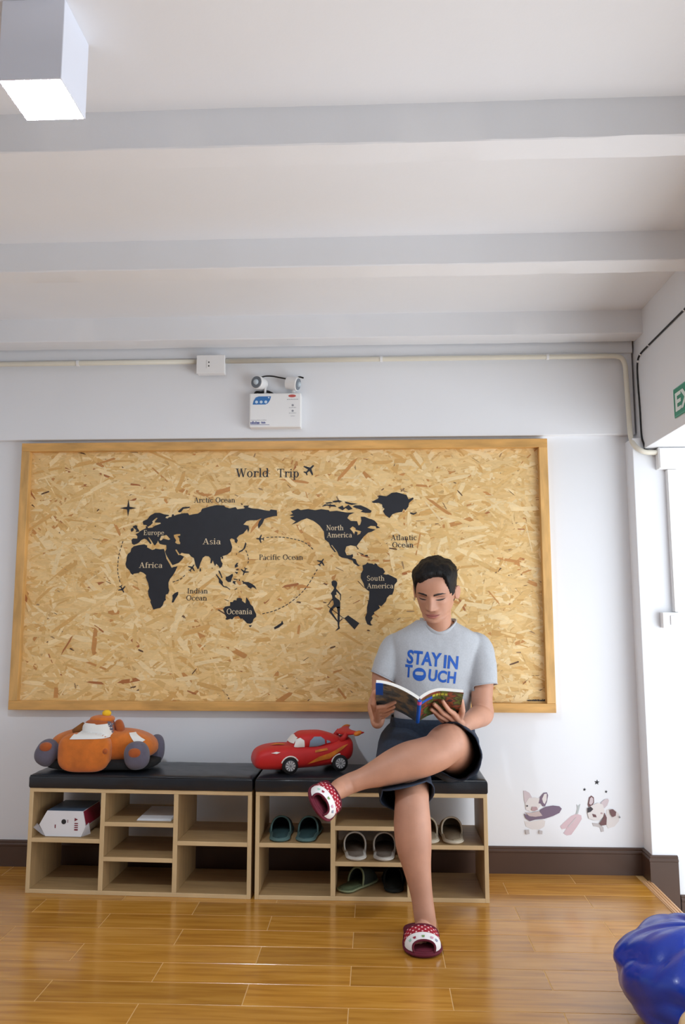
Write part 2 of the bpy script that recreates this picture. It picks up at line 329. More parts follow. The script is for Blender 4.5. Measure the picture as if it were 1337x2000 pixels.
# ---------------------------------------------------------------- the framed strand board with the world map
LAND=[[[(-692,1449),(-667,1455),(-642,1458),(-628,1452),(-629,1444),(-604,1431),(-592,1434),(-589,1438),(-566,1434),(-548,1436),(-544,1424),(-540,1411),(-535,1390),(-520,1367),(-509,1347),(-499,1351),(-481,1354),(-490,1333),(-501,1313),(-515,1295),(-522,1278),(-521,1255),(-517,1241),(-522,1226),(-533,1221),(-534,1204),(-531,1198),(-541,1189),(-546,1172),(-557,1160),(-569,1158),(-589,1152),(-595,1164),(-605,1187),(-603,1195),(-614,1215),(-618,1238),(-613,1252),(-619,1278),(-630,1301),(-629,1313),(-640,1322),(-650,1327),(-659,1329),(-664,1323),(-688,1320),(-692,1314),(-701,1320),(-710,1336),(-724,1349),(-729,1365),(-725,1382),(-724,1400),(-719,1413),(-707,1422),(-704,1438)]],
[[(-480,1234),(-474,1234),(-475,1221),(-486,1204),(-496,1185),(-504,1185),(-500,1204),(-502,1218),(-492,1228)]],
[[(-698,1545),(-684,1550),(-678,1542),(-679,1537),(-668,1522),(-670,1518),(-686,1516),(-682,1525),(-692,1534),(-701,1541)]],
[[(-707,1534),(-697,1537),(-695,1525),(-705,1518),(-710,1525)]],
[[(-653,1563),(-651,1569),(-632,1577),(-618,1595),(-597,1607),(-574,1608),(-550,1600),(-529,1597),(-528,1593),(-541,1590),(-546,1584),(-535,1580),(-529,1586),(-516,1588),(-513,1600),(-506,1600),(-504,1593),(-488,1599),(-453,1606),(-451,1605),(-439,1606),(-431,1596),(-411,1600),(-391,1603),(-377,1612),(-371,1626),(-335,1636),(-303,1643),(-267,1641),(-259,1633),(-239,1627),(-211,1633),(-203,1623),(-171,1626),(-165,1632),(-175,1639),(-147,1640),(-153,1632),(-131,1626),(-103,1624),(-66,1616),(-50,1614),(-45,1621),(-15,1617),(-14,1590),(-34,1588),(-58,1582),(-74,1576),(-82,1556),(-101,1530),(-104,1548),(-98,1566),(-86,1578),(-92,1578),(-110,1570),(-142,1570),(-158,1566),(-173,1550),(-149,1544),(-145,1526),(-150,1512),(-155,1530),(-159,1524),(-173,1507),(-192,1499),(-204,1485),(-198,1475),(-204,1461),(-212,1467),(-214,1479),(-228,1485),(-236,1479),(-230,1463),(-224,1443),(-229,1423),(-247,1408),(-266,1402),(-278,1396),(-276,1380),(-268,1366),(-272,1352),(-281,1344),(-288,1356),(-298,1366),(-303,1354),(-310,1368),(-314,1382),(-320,1368),(-326,1368),(-324,1388),(-334,1400),(-350,1402),(-362,1394),(-373,1368),(-379,1345),(-385,1339),(-397,1361),(-404,1392),(-418,1400),(-428,1412),(-450,1414),(-463,1418),(-472,1410),(-489,1434),(-494,1431),(-478,1406),(-470,1408),(-452,1400),(-452,1402),(-459,1387),(-476,1370),(-505,1359),(-520,1382),(-536,1408),(-542,1424),(-536,1435),(-537,1454),(-554,1456),(-569,1460),(-578,1475),(-581,1466),(-592,1452),(-599,1460),(-608,1475),(-622,1492),(-624,1489),(-608,1463),(-613,1459),(-622,1469),(-632,1481),(-643,1485),(-658,1478),(-669,1466),(-678,1461),(-692,1456),(-701,1461),(-704,1478),(-698,1486),(-677,1485),(-676,1496),(-685,1507),(-671,1513),(-665,1520),(-651,1528),(-636,1535),(-639,1542),(-632,1545),(-627,1535),(-607,1537),(-595,1546),(-566,1556),(-569,1561),(-593,1561),(-595,1566),(-582,1583),(-589,1584),(-608,1567),(-605,1560),(-615,1549),(-628,1541),(-637,1550),(-650,1551)],[(-570,1479),(-563,1498),(-547,1500),(-538,1502),(-532,1496),(-519,1482),(-526,1478),(-552,1485),(-564,1475)],[(-503,1502),(-488,1506),(-472,1506),(-472,1499),(-485,1496),(-476,1486),(-476,1474),(-471,1466),(-472,1458),(-487,1460),(-496,1466),(-491,1477),(-501,1492)]],
[[(-162,1467),(-157,1459),(-162,1439),(-175,1425),(-195,1416),(-191,1423),(-172,1435),(-166,1451)]],
[[(-486,1612),(-480,1620),(-464,1634),(-428,1636),(-432,1630),(-460,1626),(-470,1612),(-478,1609)]],
[[(-375,1345),(-370,1343),(-370,1329),(-376,1331)]],
[[(-274,1400),(-266,1398),(-267,1388),(-273,1389)]],
[[(-204,1413),(-201,1413),(-202,1408),(-205,1408)]],
[[(-298,1319),(-285,1304),(-265,1280),(-266,1270),(-260,1261),(-247,1259),(-230,1246),(-231,1243),(-245,1253),(-262,1257),(-275,1270),(-284,1278),(-284,1291),(-298,1313)]],
[[(-286,1334),(-281,1332),(-272,1313),(-267,1298),(-272,1299),(-278,1313),(-287,1330)]],
[[(-252,1304),(-241,1306),(-228,1314),(-220,1319),(-218,1310),(-222,1300),(-228,1280),(-241,1280),(-252,1291)]],
[[(-217,1285),(-202,1283),(-208,1278),(-205,1268),(-210,1270),(-219,1278)]],
[[(-215,1296),(-196,1293),(-198,1290),(-213,1291)]],
[[(-210,1358),(-201,1369),(-194,1369),(-199,1360),(-193,1354),(-203,1349),(-210,1346)]],
[[(-207,1336),(-198,1341),(-190,1338),(-198,1334)]],
[[(-211,1328),(-194,1326),(-200,1317)]],
[[(-189,1294),(-184,1291),(-187,1284),(-190,1287)]],
[[(-176,1286),(-169,1285),(-165,1280),(-146,1280),(-126,1270),(-113,1259),(-106,1245),(-119,1254),(-128,1256),(-132,1248),(-147,1256),(-150,1263),(-163,1272),(-171,1271),(-170,1278)]],
[[(-210,1246),(-197,1252),(-199,1247),(-208,1244)]],
[[(-262,1154),(-252,1166),(-229,1170),(-229,1187),(-217,1187),(-212,1196),(-199,1195),(-198,1204),(-185,1207),(-173,1202),(-174,1193),(-157,1180),(-155,1191),(-155,1208),(-151,1207),(-138,1188),(-134,1177),(-122,1166),(-116,1149),(-107,1132),(-106,1120),(-119,1108),(-123,1093),(-133,1087),(-148,1089),(-160,1101),(-173,1112),(-176,1107),(-181,1114),(-190,1123),(-208,1119),(-218,1107),(-227,1110),(-242,1105),(-250,1108),(-245,1116),(-254,1137)]],
[[(-141,1079),(-125,1081),(-133,1071)]],
[[(-20,1061),(-23,1070),(9,1090),(15,1102),(21,1087),(0,1070)]],
[[(51,1611),(84,1624),(98,1617),(131,1622),(166,1616),(194,1621),(230,1616),(234,1610),(267,1613),(314,1604),(351,1604),(326,1593),(317,1578),(333,1565),(363,1563),(369,1543),(377,1546),(383,1565),(380,1584),(398,1584),(421,1574),(431,1572),(445,1565),(458,1550),(456,1541),(470,1532),(454,1529),(449,1539),(426,1541),(410,1532),(430,1527),(449,1524),(430,1513),(414,1509),(393,1490),(377,1469),(365,1453),(360,1446),(370,1434),(367,1430),(356,1446),(332,1450),(312,1444),(306,1423),(314,1404),(330,1404),(342,1409),(344,1399),(339,1390),(356,1385),(362,1367),(370,1358),(379,1358),(367,1352),(346,1367),(342,1378),(318,1388),(291,1393),(277,1402),(270,1420),(245,1452),(242,1450),(264,1420),(258,1418),(239,1442),(230,1463),(211,1479),(207,1516),(188,1542),(174,1554),(157,1566),(127,1578),(101,1569),(80,1557),(56,1549),(75,1564),(61,1571),(47,1581),(68,1588),(44,1592),(61,1600)],[(329,1528),(342,1539),(356,1530),(356,1523),(382,1516),(377,1504),(363,1497),(365,1511),(354,1516),(349,1500),(340,1516)]],
[[(197,1632),(211,1644),(258,1641),(267,1631),(239,1634),(220,1638)]],
[[(213,1651),(239,1655),(253,1650),(220,1646)]],
[[(246,1658),(276,1664),(295,1657),(277,1654),(253,1652)]],
[[(305,1657),(333,1650),(366,1645),(337,1640),(309,1648)]],
[[(352,1638),(380,1638),(408,1626),(431,1612),(426,1602),(403,1602),(380,1607),(389,1614),(361,1624),(342,1631)]],
[[(272,1627),(295,1638),(300,1626),(323,1641),(342,1622),(323,1615),(309,1626),(295,1615)]],
[[(431,1654),(462,1670),(466,1685),(501,1680),(525,1696),(548,1699),(571,1693),(595,1686),(604,1665),(625,1674),(628,1667),(606,1648),(603,1630),(589,1613),(580,1620),(573,1606),(547,1602),(528,1595),(514,1577),(494,1592),(484,1609),(492,1621),(482,1628),(480,1642),(464,1649),(440,1649)]],
[[(610,1604),(628,1599),(642,1604),(640,1599),(626,1592),(612,1597)]],
[[(363,1420),(393,1408),(390,1404),(370,1416)]],
[[(397,1404),(411,1405),(414,1398),(402,1398)]],
[[(387,1356),(402,1361),(411,1370),(416,1366),(434,1364),(440,1359),(446,1366),(454,1362),(459,1353),(472,1345),(481,1343),(492,1326),(484,1316),(496,1313),(507,1314),(529,1303),(546,1294),(548,1282),(535,1266),(532,1241),(525,1221),(512,1219),(500,1206),(495,1190),(474,1167),(461,1173),(468,1160),(452,1148),(439,1140),(442,1134),(428,1121),(434,1113),(423,1096),(426,1085),(434,1082),(423,1079),(408,1086),(400,1108),(399,1118),(407,1137),(407,1162),(414,1191),(407,1195),(416,1195),(418,1222),(419,1236),(407,1244),(396,1254),(392,1273),(379,1297),(380,1318),(390,1335)]]]
TRAVELLER=[[(243,1280),(248,1285),(256,1287),(265,1284),(270,1276),(269,1265),(265,1254),(265,1248),(272,1241),(287,1222),(287,1194),(284,1194),(283,1219),(268,1235),(265,1232),(267,1221),(260,1219),(260,1210),(281,1194),(284,1184),(283,1159),(268,1159),(264,1165),(254,1159),(245,1143),(272,1101),(270,1096),(232,1142),(235,1153),(254,1175),(251,1194),(244,1194),(230,1173),(220,1173),(228,1176),(240,1194),(248,1203),(246,1216),(240,1227),(251,1241),(256,1251),(251,1259),(245,1264)],[(268,1165),(283,1165),(281,1096),(279,1080),(283,1066),(261,1054),(267,1061),(274,1069),(271,1096),(272,1137)]]
SUITCASE=[[(320,1126),(372,1090),(350,1061),(302,1112)],[(226,1170),(302,1112),(300,1110),(224,1168)]]
WORDS=[('World',-213,-54,1776,42,0),('Trip',-16,89,1774,41,0),('Arctic Ocean',-411,-213,1655,25,0),('Europe',-648,-549,1502,23,1),('Asia',-365,-278,1457,28,1),('Africa',-664,-552,1347,26,1),('Indian',-432,-334,1227,24,0),('Ocean',-436,-337,1194,25,0),('Oceania',-245,-125,1131,26,1),('Pacific Ocean',-97,111,1383,25,0),('North',218,300,1521,24,1),('America',221,339,1487,24,1),('South',406,490,1285,23,1),('America',407,530,1250,23,1),('Atlantic',520,641,1473,25,0),('Ocean',526,626,1439,25,0),]
PLANES=[(137,1810,59,45),(-741,1248,38,-60),(-413,1346,38,55),(-92,1482,38,178),(195,1371,40,55),(-164,1329,38,-110),]
ROUTES=[[(-745,1473),(-760,1417),(-765,1369),(-764,1326),(-752,1280)],[(-63,1488),(-3,1490),(58,1482),(118,1463),(166,1424)],[(-78,1132),(-11,1151),(60,1191),(126,1255),(183,1348)],[(-159,1428),(-149,1401),(-146,1377),(-155,1353)],[(-502,1280),(-466,1294),(-433,1323)],]
COMPASS=(-725,1631)

BX0, BX1, BZ0, BZ1 = -1.2425, 1.2495, 0.695, 1.9435
FW, FY = 0.040, -0.045
board = empty('map_board', (0, 0, BZ0))
tag(board, 'large framed strand board with black world map printed on it, on the back wall', 'map board')
WM = Matrix.Translation((0, 0, -BZ0))
def frame_material():
    m = mat('yellow_pine_frame', rgb(216, 166, 96), 0.45, var=0.22, scale=5.0, stretch=(1.2, 6, 6), bump=0.04, bscale=30)
    return m
M_PINE = frame_material()
M_PINEV = mat('yellow_pine_frame_upright', rgb(214, 168, 102), 0.45, var=0.22, scale=5.0, stretch=(6, 6, 1.2))
PIECES = []
MB().bbox(BX0, BX1, FY, -0.001, BZ1 - FW, BZ1, r=0.002).build('frame_rail', M_PINE, board, M=WM)
MB().bbox(BX0, BX1, FY, -0.001, BZ0, BZ0 + FW, r=0.002).build('frame_rail', M_PINE, board, M=WM)
MB().bbox(BX0, BX0 + FW, FY + 0.0006, -0.001, BZ0 + FW, BZ1 - FW, r=0.002).build('frame_stile', M_PINEV, board, M=WM)
MB().bbox(BX1 - FW, BX1, FY + 0.0006, -0.001, BZ0 + FW, BZ1 - FW, r=0.002).build('frame_stile', M_PINEV, board, M=WM)
IX0, IX1, IZ0, IZ1 = BX0 + FW, BX1 - FW, BZ0 + FW, BZ1 - FW
panel = MB().box(IX0, IX1, -0.0115, -0.001, IZ0, IZ1).build('strand_panel', mat('strand_board_base', rgb(222, 182, 120), 0.6, var=0.2, scale=14), board, M=WM)

def flakes(n):
    rnd = random.Random(11); mb = MB()
    pal = [((236, 202, 142), 30), ((231, 194, 132), 32), ((224, 184, 118), 22), ((242, 214, 162), 18), ((214, 168, 100), 8), ((198, 140, 78), 2.6), ((172, 108, 60), 0.8), ((160, 128, 90), 1.4), ((96, 66, 44), 2.2)]
    tot = sum(w for _, w in pal)
    for i in range(n):
        t = rnd.random() * tot
        for c, w in pal:
            t -= w
            if t <= 0: break
        big = 1.0 - 0.25 * i / n
        L_ = rnd.uniform(0.03, 0.15) * (0.6 + 0.6 * big); W_ = rnd.uniform(0.005, 0.028) * (0.5 + 0.7 * big)
        if c[0] < 165: L_ *= 0.38; W_ *= 0.30
        elif c[0] < 190: L_ *= 0.7; W_ *= 0.7
        a = rnd.gauss(0, 0.55) if rnd.random() < 0.72 else rnd.uniform(-PI / 2, PI / 2)
        cx = rnd.uniform(IX0, IX1); cz = rnd.uniform(IZ0, IZ1)
        ca, sa = math.cos(a), math.sin(a)
        pts = [(-.5, -.5 + rnd.uniform(0, .5)), (-.5 + rnd.uniform(0, .25), .5), (0.1, .5 - rnd.uniform(0, .15)), (.5 - rnd.uniform(0, .25), .5 - rnd.uniform(0, .3)), (.5, -.5 + rnd.uniform(0, .6)), (.5 - rnd.uniform(0, .3), -.5), (-.1, -.5 + rnd.uniform(0, .15))]
        yy = -0.0116 - 0.0018 * i / n; ty = rnd.uniform(-.0002, .0002)
        out = []
        for u, w in pts:
            x = cx + u * L_ * ca - w * W_ * sa; z = cz + u * L_ * sa + w * W_ * ca
            out.append((min(max(x, IX0), IX1), yy + ty * u * 2, min(max(z, IZ0), IZ1)))
        k = rnd.uniform(0.97, 1.09)
        col = tuple(min(1, lin(v) * k) for v in c) + (1,)
        mb.add(out, [tuple(range(7))], col)
    return mb
def flake_material():
    m = bpy.data.materials.new('wood_strands'); m.use_nodes = True
    nt = m.node_tree; N = nt.nodes; L = nt.links; b = N['Principled BSDF']
    at = N.new('ShaderNodeVertexColor'); at.layer_name = 'Col'
    tc = N.new('ShaderNodeTexCoord'); mp = N.new('ShaderNodeMapping'); mp.inputs['Scale'].default_value = (14, 14, 60)
    L.new(tc.outputs['Object'], mp.inputs[0])
    nz = N.new('ShaderNodeTexNoise'); nz.inputs['Scale'].default_value = 2.2; nz.inputs['Detail'].default_value = 5; nz.inputs['Distortion'].default_value = 1.2
    L.new(mp.outputs[0], nz.inputs['Vector'])
    mr = N.new('ShaderNodeMapRange'); mr.inputs['To Min'].default_value = 0.80; mr.inputs['To Max'].default_value = 1.16
    L.new(nz.outputs['Fac'], mr.inputs['Value'])
    hs = N.new('ShaderNodeHueSaturation'); L.new(at.outputs[0], hs.inputs['Color']); L.new(mr.outputs[0], hs.inputs['Value'])
    L.new(hs.outputs[0], b.inputs['Base Color']); b.inputs['Roughness'].default_value = 0.55
    return m
fl = flakes(9800).build('wood_strands', flake_material(), panel, colattr=True, M=WM, fixn=False)
fl['kind'] = 'stuff'

M_INK = mat('black_map_ink', rgb(30, 32, 40), 0.5, var=0.12, scale=30)
M_PALEINK = mat('pale_wood_lettering', rgb(226, 206, 170), 0.6, var=0.08)
YI = -0.0142
def mmp(polys): return [[(a / 1000, b / 1000) for a, b in p] for p in polys]
for polys in LAND:
    flat_shape(mmp(polys), YI).build('landmass', M_INK, panel, M=WM)
tr = MB()
for p in TRAVELLER: q = flat_shape(mmp([p]), YI); tr.add(q.v, q.f)
tr.build('traveller_silhouette', M_INK, panel, M=WM)
tr = MB()
for p in SUITCASE: q = flat_shape(mmp([p]), YI); tr.add(q.v, q.f)
tr.build('suitcase_silhouette', M_INK, panel, M=WM)

# roman letters drawn from stems, bowls and serifs; em box: cap height 1, x height 0.68
def glyph_strokes(ch):
    """list of polygons (outer[, hole]) and the advance"""
    P = []
    TH, TN, SE = 0.15, 0.06, 0.055
    def rect(x0, x1, y0, y1): P.append([[(x0, y0), (x1, y0), (x1, y1), (x0, y1)]])
    def stem(x, y0, y1, bot=True, top=0, w=TH):
        rect(x - w / 2, x + w / 2, y0, y1)
        if bot: rect(x - 0.17, x + 0.17, y0, y0 + SE)
        if top == 1: rect(x - 0.17, x + 0.17, y1 - SE, y1)
        if top == 2: rect(x - 0.17, x, y1 - SE - 0.02, y1 - 0.01)
    def bar(a, b, w):
        d = Vector((b[0] - a[0], b[1] - a[1])).normalized(); n = Vector((-d.y, d.x)) * w / 2
        P.append([[(a[0] + n.x, a[1] + n.y), (a[0] - n.x, a[1] - n.y), (b[0] - n.x, b[1] - n.y), (b[0] + n.x, b[1] + n.y)]])
    def arc(cx, cy, rx, ry, a0, a1, tx=TH, ty=TN, n=18):
        o, i = [], []
        for k in range(n + 1):
            a = math.radians(a0 + (a1 - a0) * k / n)
            o.append((cx + rx * math.cos(a), cy + ry * math.sin(a))); i.append((cx + (rx - tx) * math.cos(a), cy + (ry - ty) * math.sin(a)))
        for k in range(n): P.append([[o[k], o[k + 1], i[k + 1], i[k]]])
    xh = 0.68
    if ch == ' ': return P, 0.42
    if ch == 'o': arc(.36, .34, .32, .355, 0, 360); return P, .74
    if ch == 'O': arc(.5, .5, .47, .52, 0, 360); return P, 1.02
    if ch == 'c': arc(.36, .34, .32, .355, 50, 320); P.append([[(.5, .5), (.6, .5), (.62, .6), (.52, .64)]]); return P, .68
    if ch == 'e': arc(.36, .34, .32, .355, 0, 325); rect(.1, .66, .36, .42); return P, .70
    if ch == 'd': arc(.34, .34, .31, .355, 0, 360); stem(.58, 0, 1.02, False, 2); rect(.58, .74, 0, SE); return P, .78
    if ch == 'p': stem(.2, -.32, xh, True, 2); arc(.44, .34, .31, .355, 0, 360); return P, .80
    if ch == 'a': arc(.3, .2, .26, .21, 0, 360, .13); stem(.52, 0, .5, False); rect(.5, .68, 0, SE); arc(.34, .46, .255, .22, 5, 160, .13); return P, .70
    if ch == 'l': stem(.2, 0, 1.02, True, 2); return P, .42
    if ch == 'i': stem(.2, 0, xh, True, 2); arc(.2, .9, .085, .085, 0, 360, .085, .085); return P, .42
    if ch == 'r': stem(.2, 0, xh, True, 2); arc(.42, .42, .22, .25, 30, 165, .08, .08); arc(.56, .57, .085, .085, 0, 360, .085, .085); return P, .62
    if ch in 'nhm':
        stem(.2, 0, 1.02 if ch == 'h' else xh, True, 2)
        arc(.42, .42, .27, .26, 0, 150, .14, .08); stem(.62, 0, .46, True)
        if ch == 'm': arc(.84, .42, .27, .26, 0, 150, .14, .08); stem(1.04, 0, .46, True); return P, 1.26
        return P, .84
    if ch == 'u': stem(.2, .2, xh, False, 2); arc(.4, .25, .27, .26, 180, 330, .14, .08); stem(.6, 0, xh, False, 2); rect(.6, .76, 0, SE); return P, .82
    if ch == 't': stem(.24, .12, .88, False); rect(.06, .48, xh - SE, xh); arc(.36, .16, .195, .17, 180, 320, .14, .07); return P, .50
    if ch == 'f': stem(.22, 0, .78, True); rect(.06, .48, xh - SE, xh); arc(.38, .78, .235, .24, 40, 180, .14, .07); return P, .50
    if ch == 's': arc(.3, .5, .2, .19, 20, 270, .1, .07); arc(.3, .18, .23, .19, 200, 450, .1, .07); return P, .58
    if ch == 'S': arc(.38, .74, .28, .28, 20, 270, .13, .08); arc(.38, .26, .32, .28, 200, 450, .13, .08); return P, .78
    if ch == 'T': stem(.45, 0, 1, True); rect(.03, .87, 1 - TN, 1); rect(.03, .09, .78, 1); rect(.81, .87, .78, 1); return P, .92
    if ch == 'I': stem(.22, 0, 1, True, 1); return P, .46
    if ch == 'P': stem(.22, 0, 1, True, 1); arc(.38, .74, .32, .265, -90, 90); rect(.2, .4, .475, .535); rect(.2, .4, .945, 1.0); return P, .76
    if ch == 'E': stem(.22, 0, 1, True, 1); rect(.2, .76, 0, TN); rect(.2, .72, 1 - TN, 1); rect(.2, .58, .48, .54); rect(.70, .76, 0, .24); rect(.66, .72, .78, 1); rect(.53, .58, .4, .62); return P, .84
    if ch == 'N': rect(.16, .22, 0, 1); rect(.78, .84, 0, 1); bar((.2, .97), (.81, .03), TH); rect(.02, .36, 0, SE); rect(.02, .26, 1 - SE, 1); rect(.64, .98, 1 - SE, 1); return P, 1.0
    if ch == 'A': bar((.14, .02), (.47, .98), TN); bar((.47, .98), (.8, .02), TH); rect(.24, .66, .32, .38); rect(0, .3, 0, SE); rect(.62, .98, 0, SE); return P, .98
    if ch == 'W': bar((.14, .98), (.40, .02), TH); bar((.40, .02), (.64, .98), TN); bar((.60, .98), (.86, .02), TH); bar((.86, .02), (1.10, .98), TN); rect(0, .32, 1 - SE, 1); rect(.5, .76, 1 - SE, 1); rect(.98, 1.24, 1 - SE, 1); return P, 1.24
    return P, .6
def word_mesh(s, x0, x1, zb, cap, y):
    mb = MB(); x = 0; polys = []
    for ch in s:
        P, adv = glyph_strokes(ch)
        polys += [[(a + x, b) for a, b in p[0]] for p in P]; x += adv
    k = (x1 - x0) / x
    for i, p in enumerate(polys):
        yy = y - 0.00002 * (i % 7)
        mb.add([(x0 + a * k, yy, zb + b * cap) for a, b in p], [tuple(range(len(p)))])
    return mb
for s, x0, x1, zb, ch_, pale in WORDS:
    word_mesh(s, x0 / 1000, x1 / 1000, zb / 1000, ch_ / 1000, YI - (0.0008 if pale else 0.0003)).build('lettering', M_PALEINK if pale else M_INK, panel, M=WM)
AIR = [(0.52, 0), (0.44, .06), (0.16, .075), (-.06, .50), (-.17, .50), (-.06, .075), (-.30, .055), (-.40, .20), (-.48, .20), (-.42, 0)]
AIR = AIR + [(a, -b) for a, b in AIR[-2:0:-1]]
for x, z, s, ang in PLANES:
    a = math.radians(ang)
    p = [((x + s * (u * math.cos(a) - w * math.sin(a))) / 1000, (z + s * (u * math.sin(a) + w * math.cos(a))) / 1000) for u, w in AIR]
    flat_shape([p], YI).build('airplane_mark', M_INK, panel, M=WM)
def spline(pts, n):
    """Catmull-Rom through pts"""
    pts = [Vector(p) for p in pts]; out = []
    P = [pts[0] * 2 - pts[1]] + pts + [pts[-1] * 2 - pts[-2]]
    for i in range(len(pts) - 1):
        a, b, c, d = P[i:i + 4]
        for k in range(n):
            t = k / n
            out.append(0.5 * ((2 * b) + (c - a) * t + (2 * a - 5 * b + 4 * c - d) * t * t + (3 * b - a - 3 * c + d) * t ** 3))
    return out + [pts[-1]]
for r in ROUTES:
    p = spline([(a / 1000, 0, b / 1000) for a, b in r], 40); mb = MB(); acc = 0; on = True; seg = [p[0]]
    segs = []
    for i in range(1, len(p)):
        acc += (p[i] - p[i - 1]).length; seg.append(p[i])
        if acc > (0.011 if on else 0.006):
            if on: segs.append((seg[0], seg[-1]))
            seg = [p[i]]; acc = 0; on = not on
    for a, b in segs:
        d = (b - a).normalized(); n = Vector((-d.z, 0, d.x)) * 0.0017
        mb.add([(q.x, YI - 0.0003, q.z) for q in (a + n, a - n, b - n, b + n)], [(0, 1, 2, 3)])
    mb.build('dashed_route', M_INK, panel, M=WM)
cx, cz = COMPASS[0] / 1000, COMPASS[1] / 1000
star = []
for k in range(8):
    a = PI / 4 * k; r = 0.040 if k % 2 == 0 else 0.0085
    star.append((cx + r * math.sin(a), cz + r * math.cos(a)))
flat_shape([star], YI).build('compass_rose', M_INK, panel, M=WM)
mk = MB(); rk = random.Random(4); x = 1.128
while x < 1.204:
    w = rk.uniform(.0018, .0042); mk.box(x, x + w, YI - .0004, YI, .7425, .7425 + rk.choice((.006, .0065, .0085))); x += w + rk.uniform(.0004, .0012)
mk.build('small_print', M_INK, panel, M=WM)

# ---------------------------------------------------------------- shoe benches
M_OAK = mat('light_oak_laminate', rgb(176, 144, 100), 0.5, var=0.14, scale=3.0, stretch=(2, 26, 26))  # oak toned down, so cubby shade is partly in the colour
M_OAKV = mat('light_oak_laminate_upright', rgb(172, 141, 99), 0.5, var=0.14, scale=3.0, stretch=(26, 26, 2))
M_LEATHER = mat('black_faux_leather', rgb(34, 38, 44), 0.30, var=0.15, scale=4, bump=0.12, bscale=260)
M_OAK_FRONT_LIT = mat('front_lit_oak', rgb(212, 184, 140), 0.5, var=0.08, scale=8)  # lighter copy of the oak: brightness of the front edges put into colour
BL, BD, BH = 0.9356, 0.298, 0.4166
SH = {}
def shoe_bench(origin, rz, label):
    t = empty('shoe_bench', origin, rz); tag(t, label, 'bench', 'shoe benches along the wall')
    T, D = 0.0165, 0.0185
    MB().bbox(0, T, 0, BD, 0, BH - T, r=0.001, seg=1).build('side_panel', M_OAKV, t)
    MB().bbox(BL - T, BL, 0, BD, 0, BH - T, r=0.001, seg=1).build('side_panel', M_OAKV, t)
    MB().bbox(0, BL, 0, BD, BH - T, BH, r=0.001, seg=1).build('top_panel', M_OAK, t)
    MB().bbox(T, BL - T, 0, BD, 0, T, r=0.001, seg=1).build('bottom_panel', M_OAK, t)
    inner = (BL - 2 * T - 2 * D) / 3; xs = [T, T + inner + D, T + 2 * (inner + D)]
    for k in (1, 2):
        MB().bbox(xs[k] - D, xs[k], 0.0005, BD, T, BH - T, r=0.001, seg=1).build('divider', M_OAKV, t)
    for c, fr in ((0, 0.50), (1, 0.335), (1, 0.665), (2, 0.50)):
        z = BH * (1 - fr)
        MB().bbox(xs[c], xs[c] + inner, 0.001, BD, z - 0.0085, z + 0.0085, r=0.001, seg=1).build('shelf', M_OAK, t)
    for ch in t.children:                       # front faces coloured paler, as if better lit than the cubbies
        ch.data.materials.append(M_OAK_FRONT_LIT)
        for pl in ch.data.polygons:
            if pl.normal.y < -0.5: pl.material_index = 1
    # padded seat: rounded box with a gently crowned, creased top
    cx0, cx1, cy0, cy1, z0, z1 = -0.002, BL + 0.002, -0.006, BD + 0.002, BH + 0.0005, BH + 0.056
    nx, ny = 60, 18; R = 0.016; mb = MB(); rings = []
    prof = [(0.003, z0), (0, z0 + 0.006), (0, z0 + 0.022), (0.0, z1 - R)] + [(R - R * math.cos(a), z1 - R + R * math.sin(a)) for a in (PI / 8, PI / 4, 3 * PI / 8, PI / 2)]
    prof += [(0.03, z1 + 0.0015), (0.06, z1 + 0.003), (0.10, z1 + 0.004)]
    for ins, z in prof:
        ring = []
        x0, x1, y0, y1 = cx0 + ins, cx1 - ins, cy0 + ins, cy1 - ins
        rr = max(0.012 - ins * 0.3, 0.004)
        def side(a, b, n): return [a + (b - a) * (i / n) for i in range(n)]
        base = [(x, y0) for x in side(x0, x1, nx)] + [(x1, y) for y in side(y0, y1, ny)] + [(x, y1) for x in side(x1, x0, nx)] + [(x0, y) for y in side(y1, y0, ny)]
        for x, y in base:
            q = 0.0016 * noise.noise(Vector((x * 11 + origin[0] * 3, y * 26, z * 22))) + 0.0009 * noise.noise(Vector((x * 34, y * 30, z * 60)))
            ring.append((x, y + q * (1.6 if z < z1 - 0.002 else 0.3), z + q * (1.0 if z > z0 + 0.01 else 0)))
        rings.append(ring)
    mb.loft(rings)
    cu = autosmooth(mb.build('seat_cushion', M_LEATHER, t), 50); cu['label'] = 'black faux leather seat pad'
    m2 = MB(); zz = z1 - R * 0.35; i_ = 0.004
    m2.tube([(cx0 + i_, cy0 + i_ - .002, zz), (BL / 2, cy0 + i_ - .003, zz), (cx1 - i_, cy0 + i_ - .002, zz)], 0.0022, 8)
    m2.build('piping', M_LEATHER, cu, smooth=True)
    return t, xs, inner
RZ1 = -0.0331
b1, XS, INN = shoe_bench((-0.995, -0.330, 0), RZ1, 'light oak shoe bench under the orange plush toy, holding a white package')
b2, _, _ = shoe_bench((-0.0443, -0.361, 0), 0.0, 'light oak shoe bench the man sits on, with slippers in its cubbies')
def in_bench(k, x, y, z):
    if k == 2: return Vector((-0.0443 + x, -0.361 + y, z))
    return Vector((-0.995, -0.330, 0)) + Matrix.Rotation(RZ1, 3, 'Z') @ Vector((x, y, z))
ZS = {0: BH * 0.5 + 0.0085, 1: BH * 0.665 + 0.0085, 2: BH * 0.335 + 0.0085, 3: 0.0165}

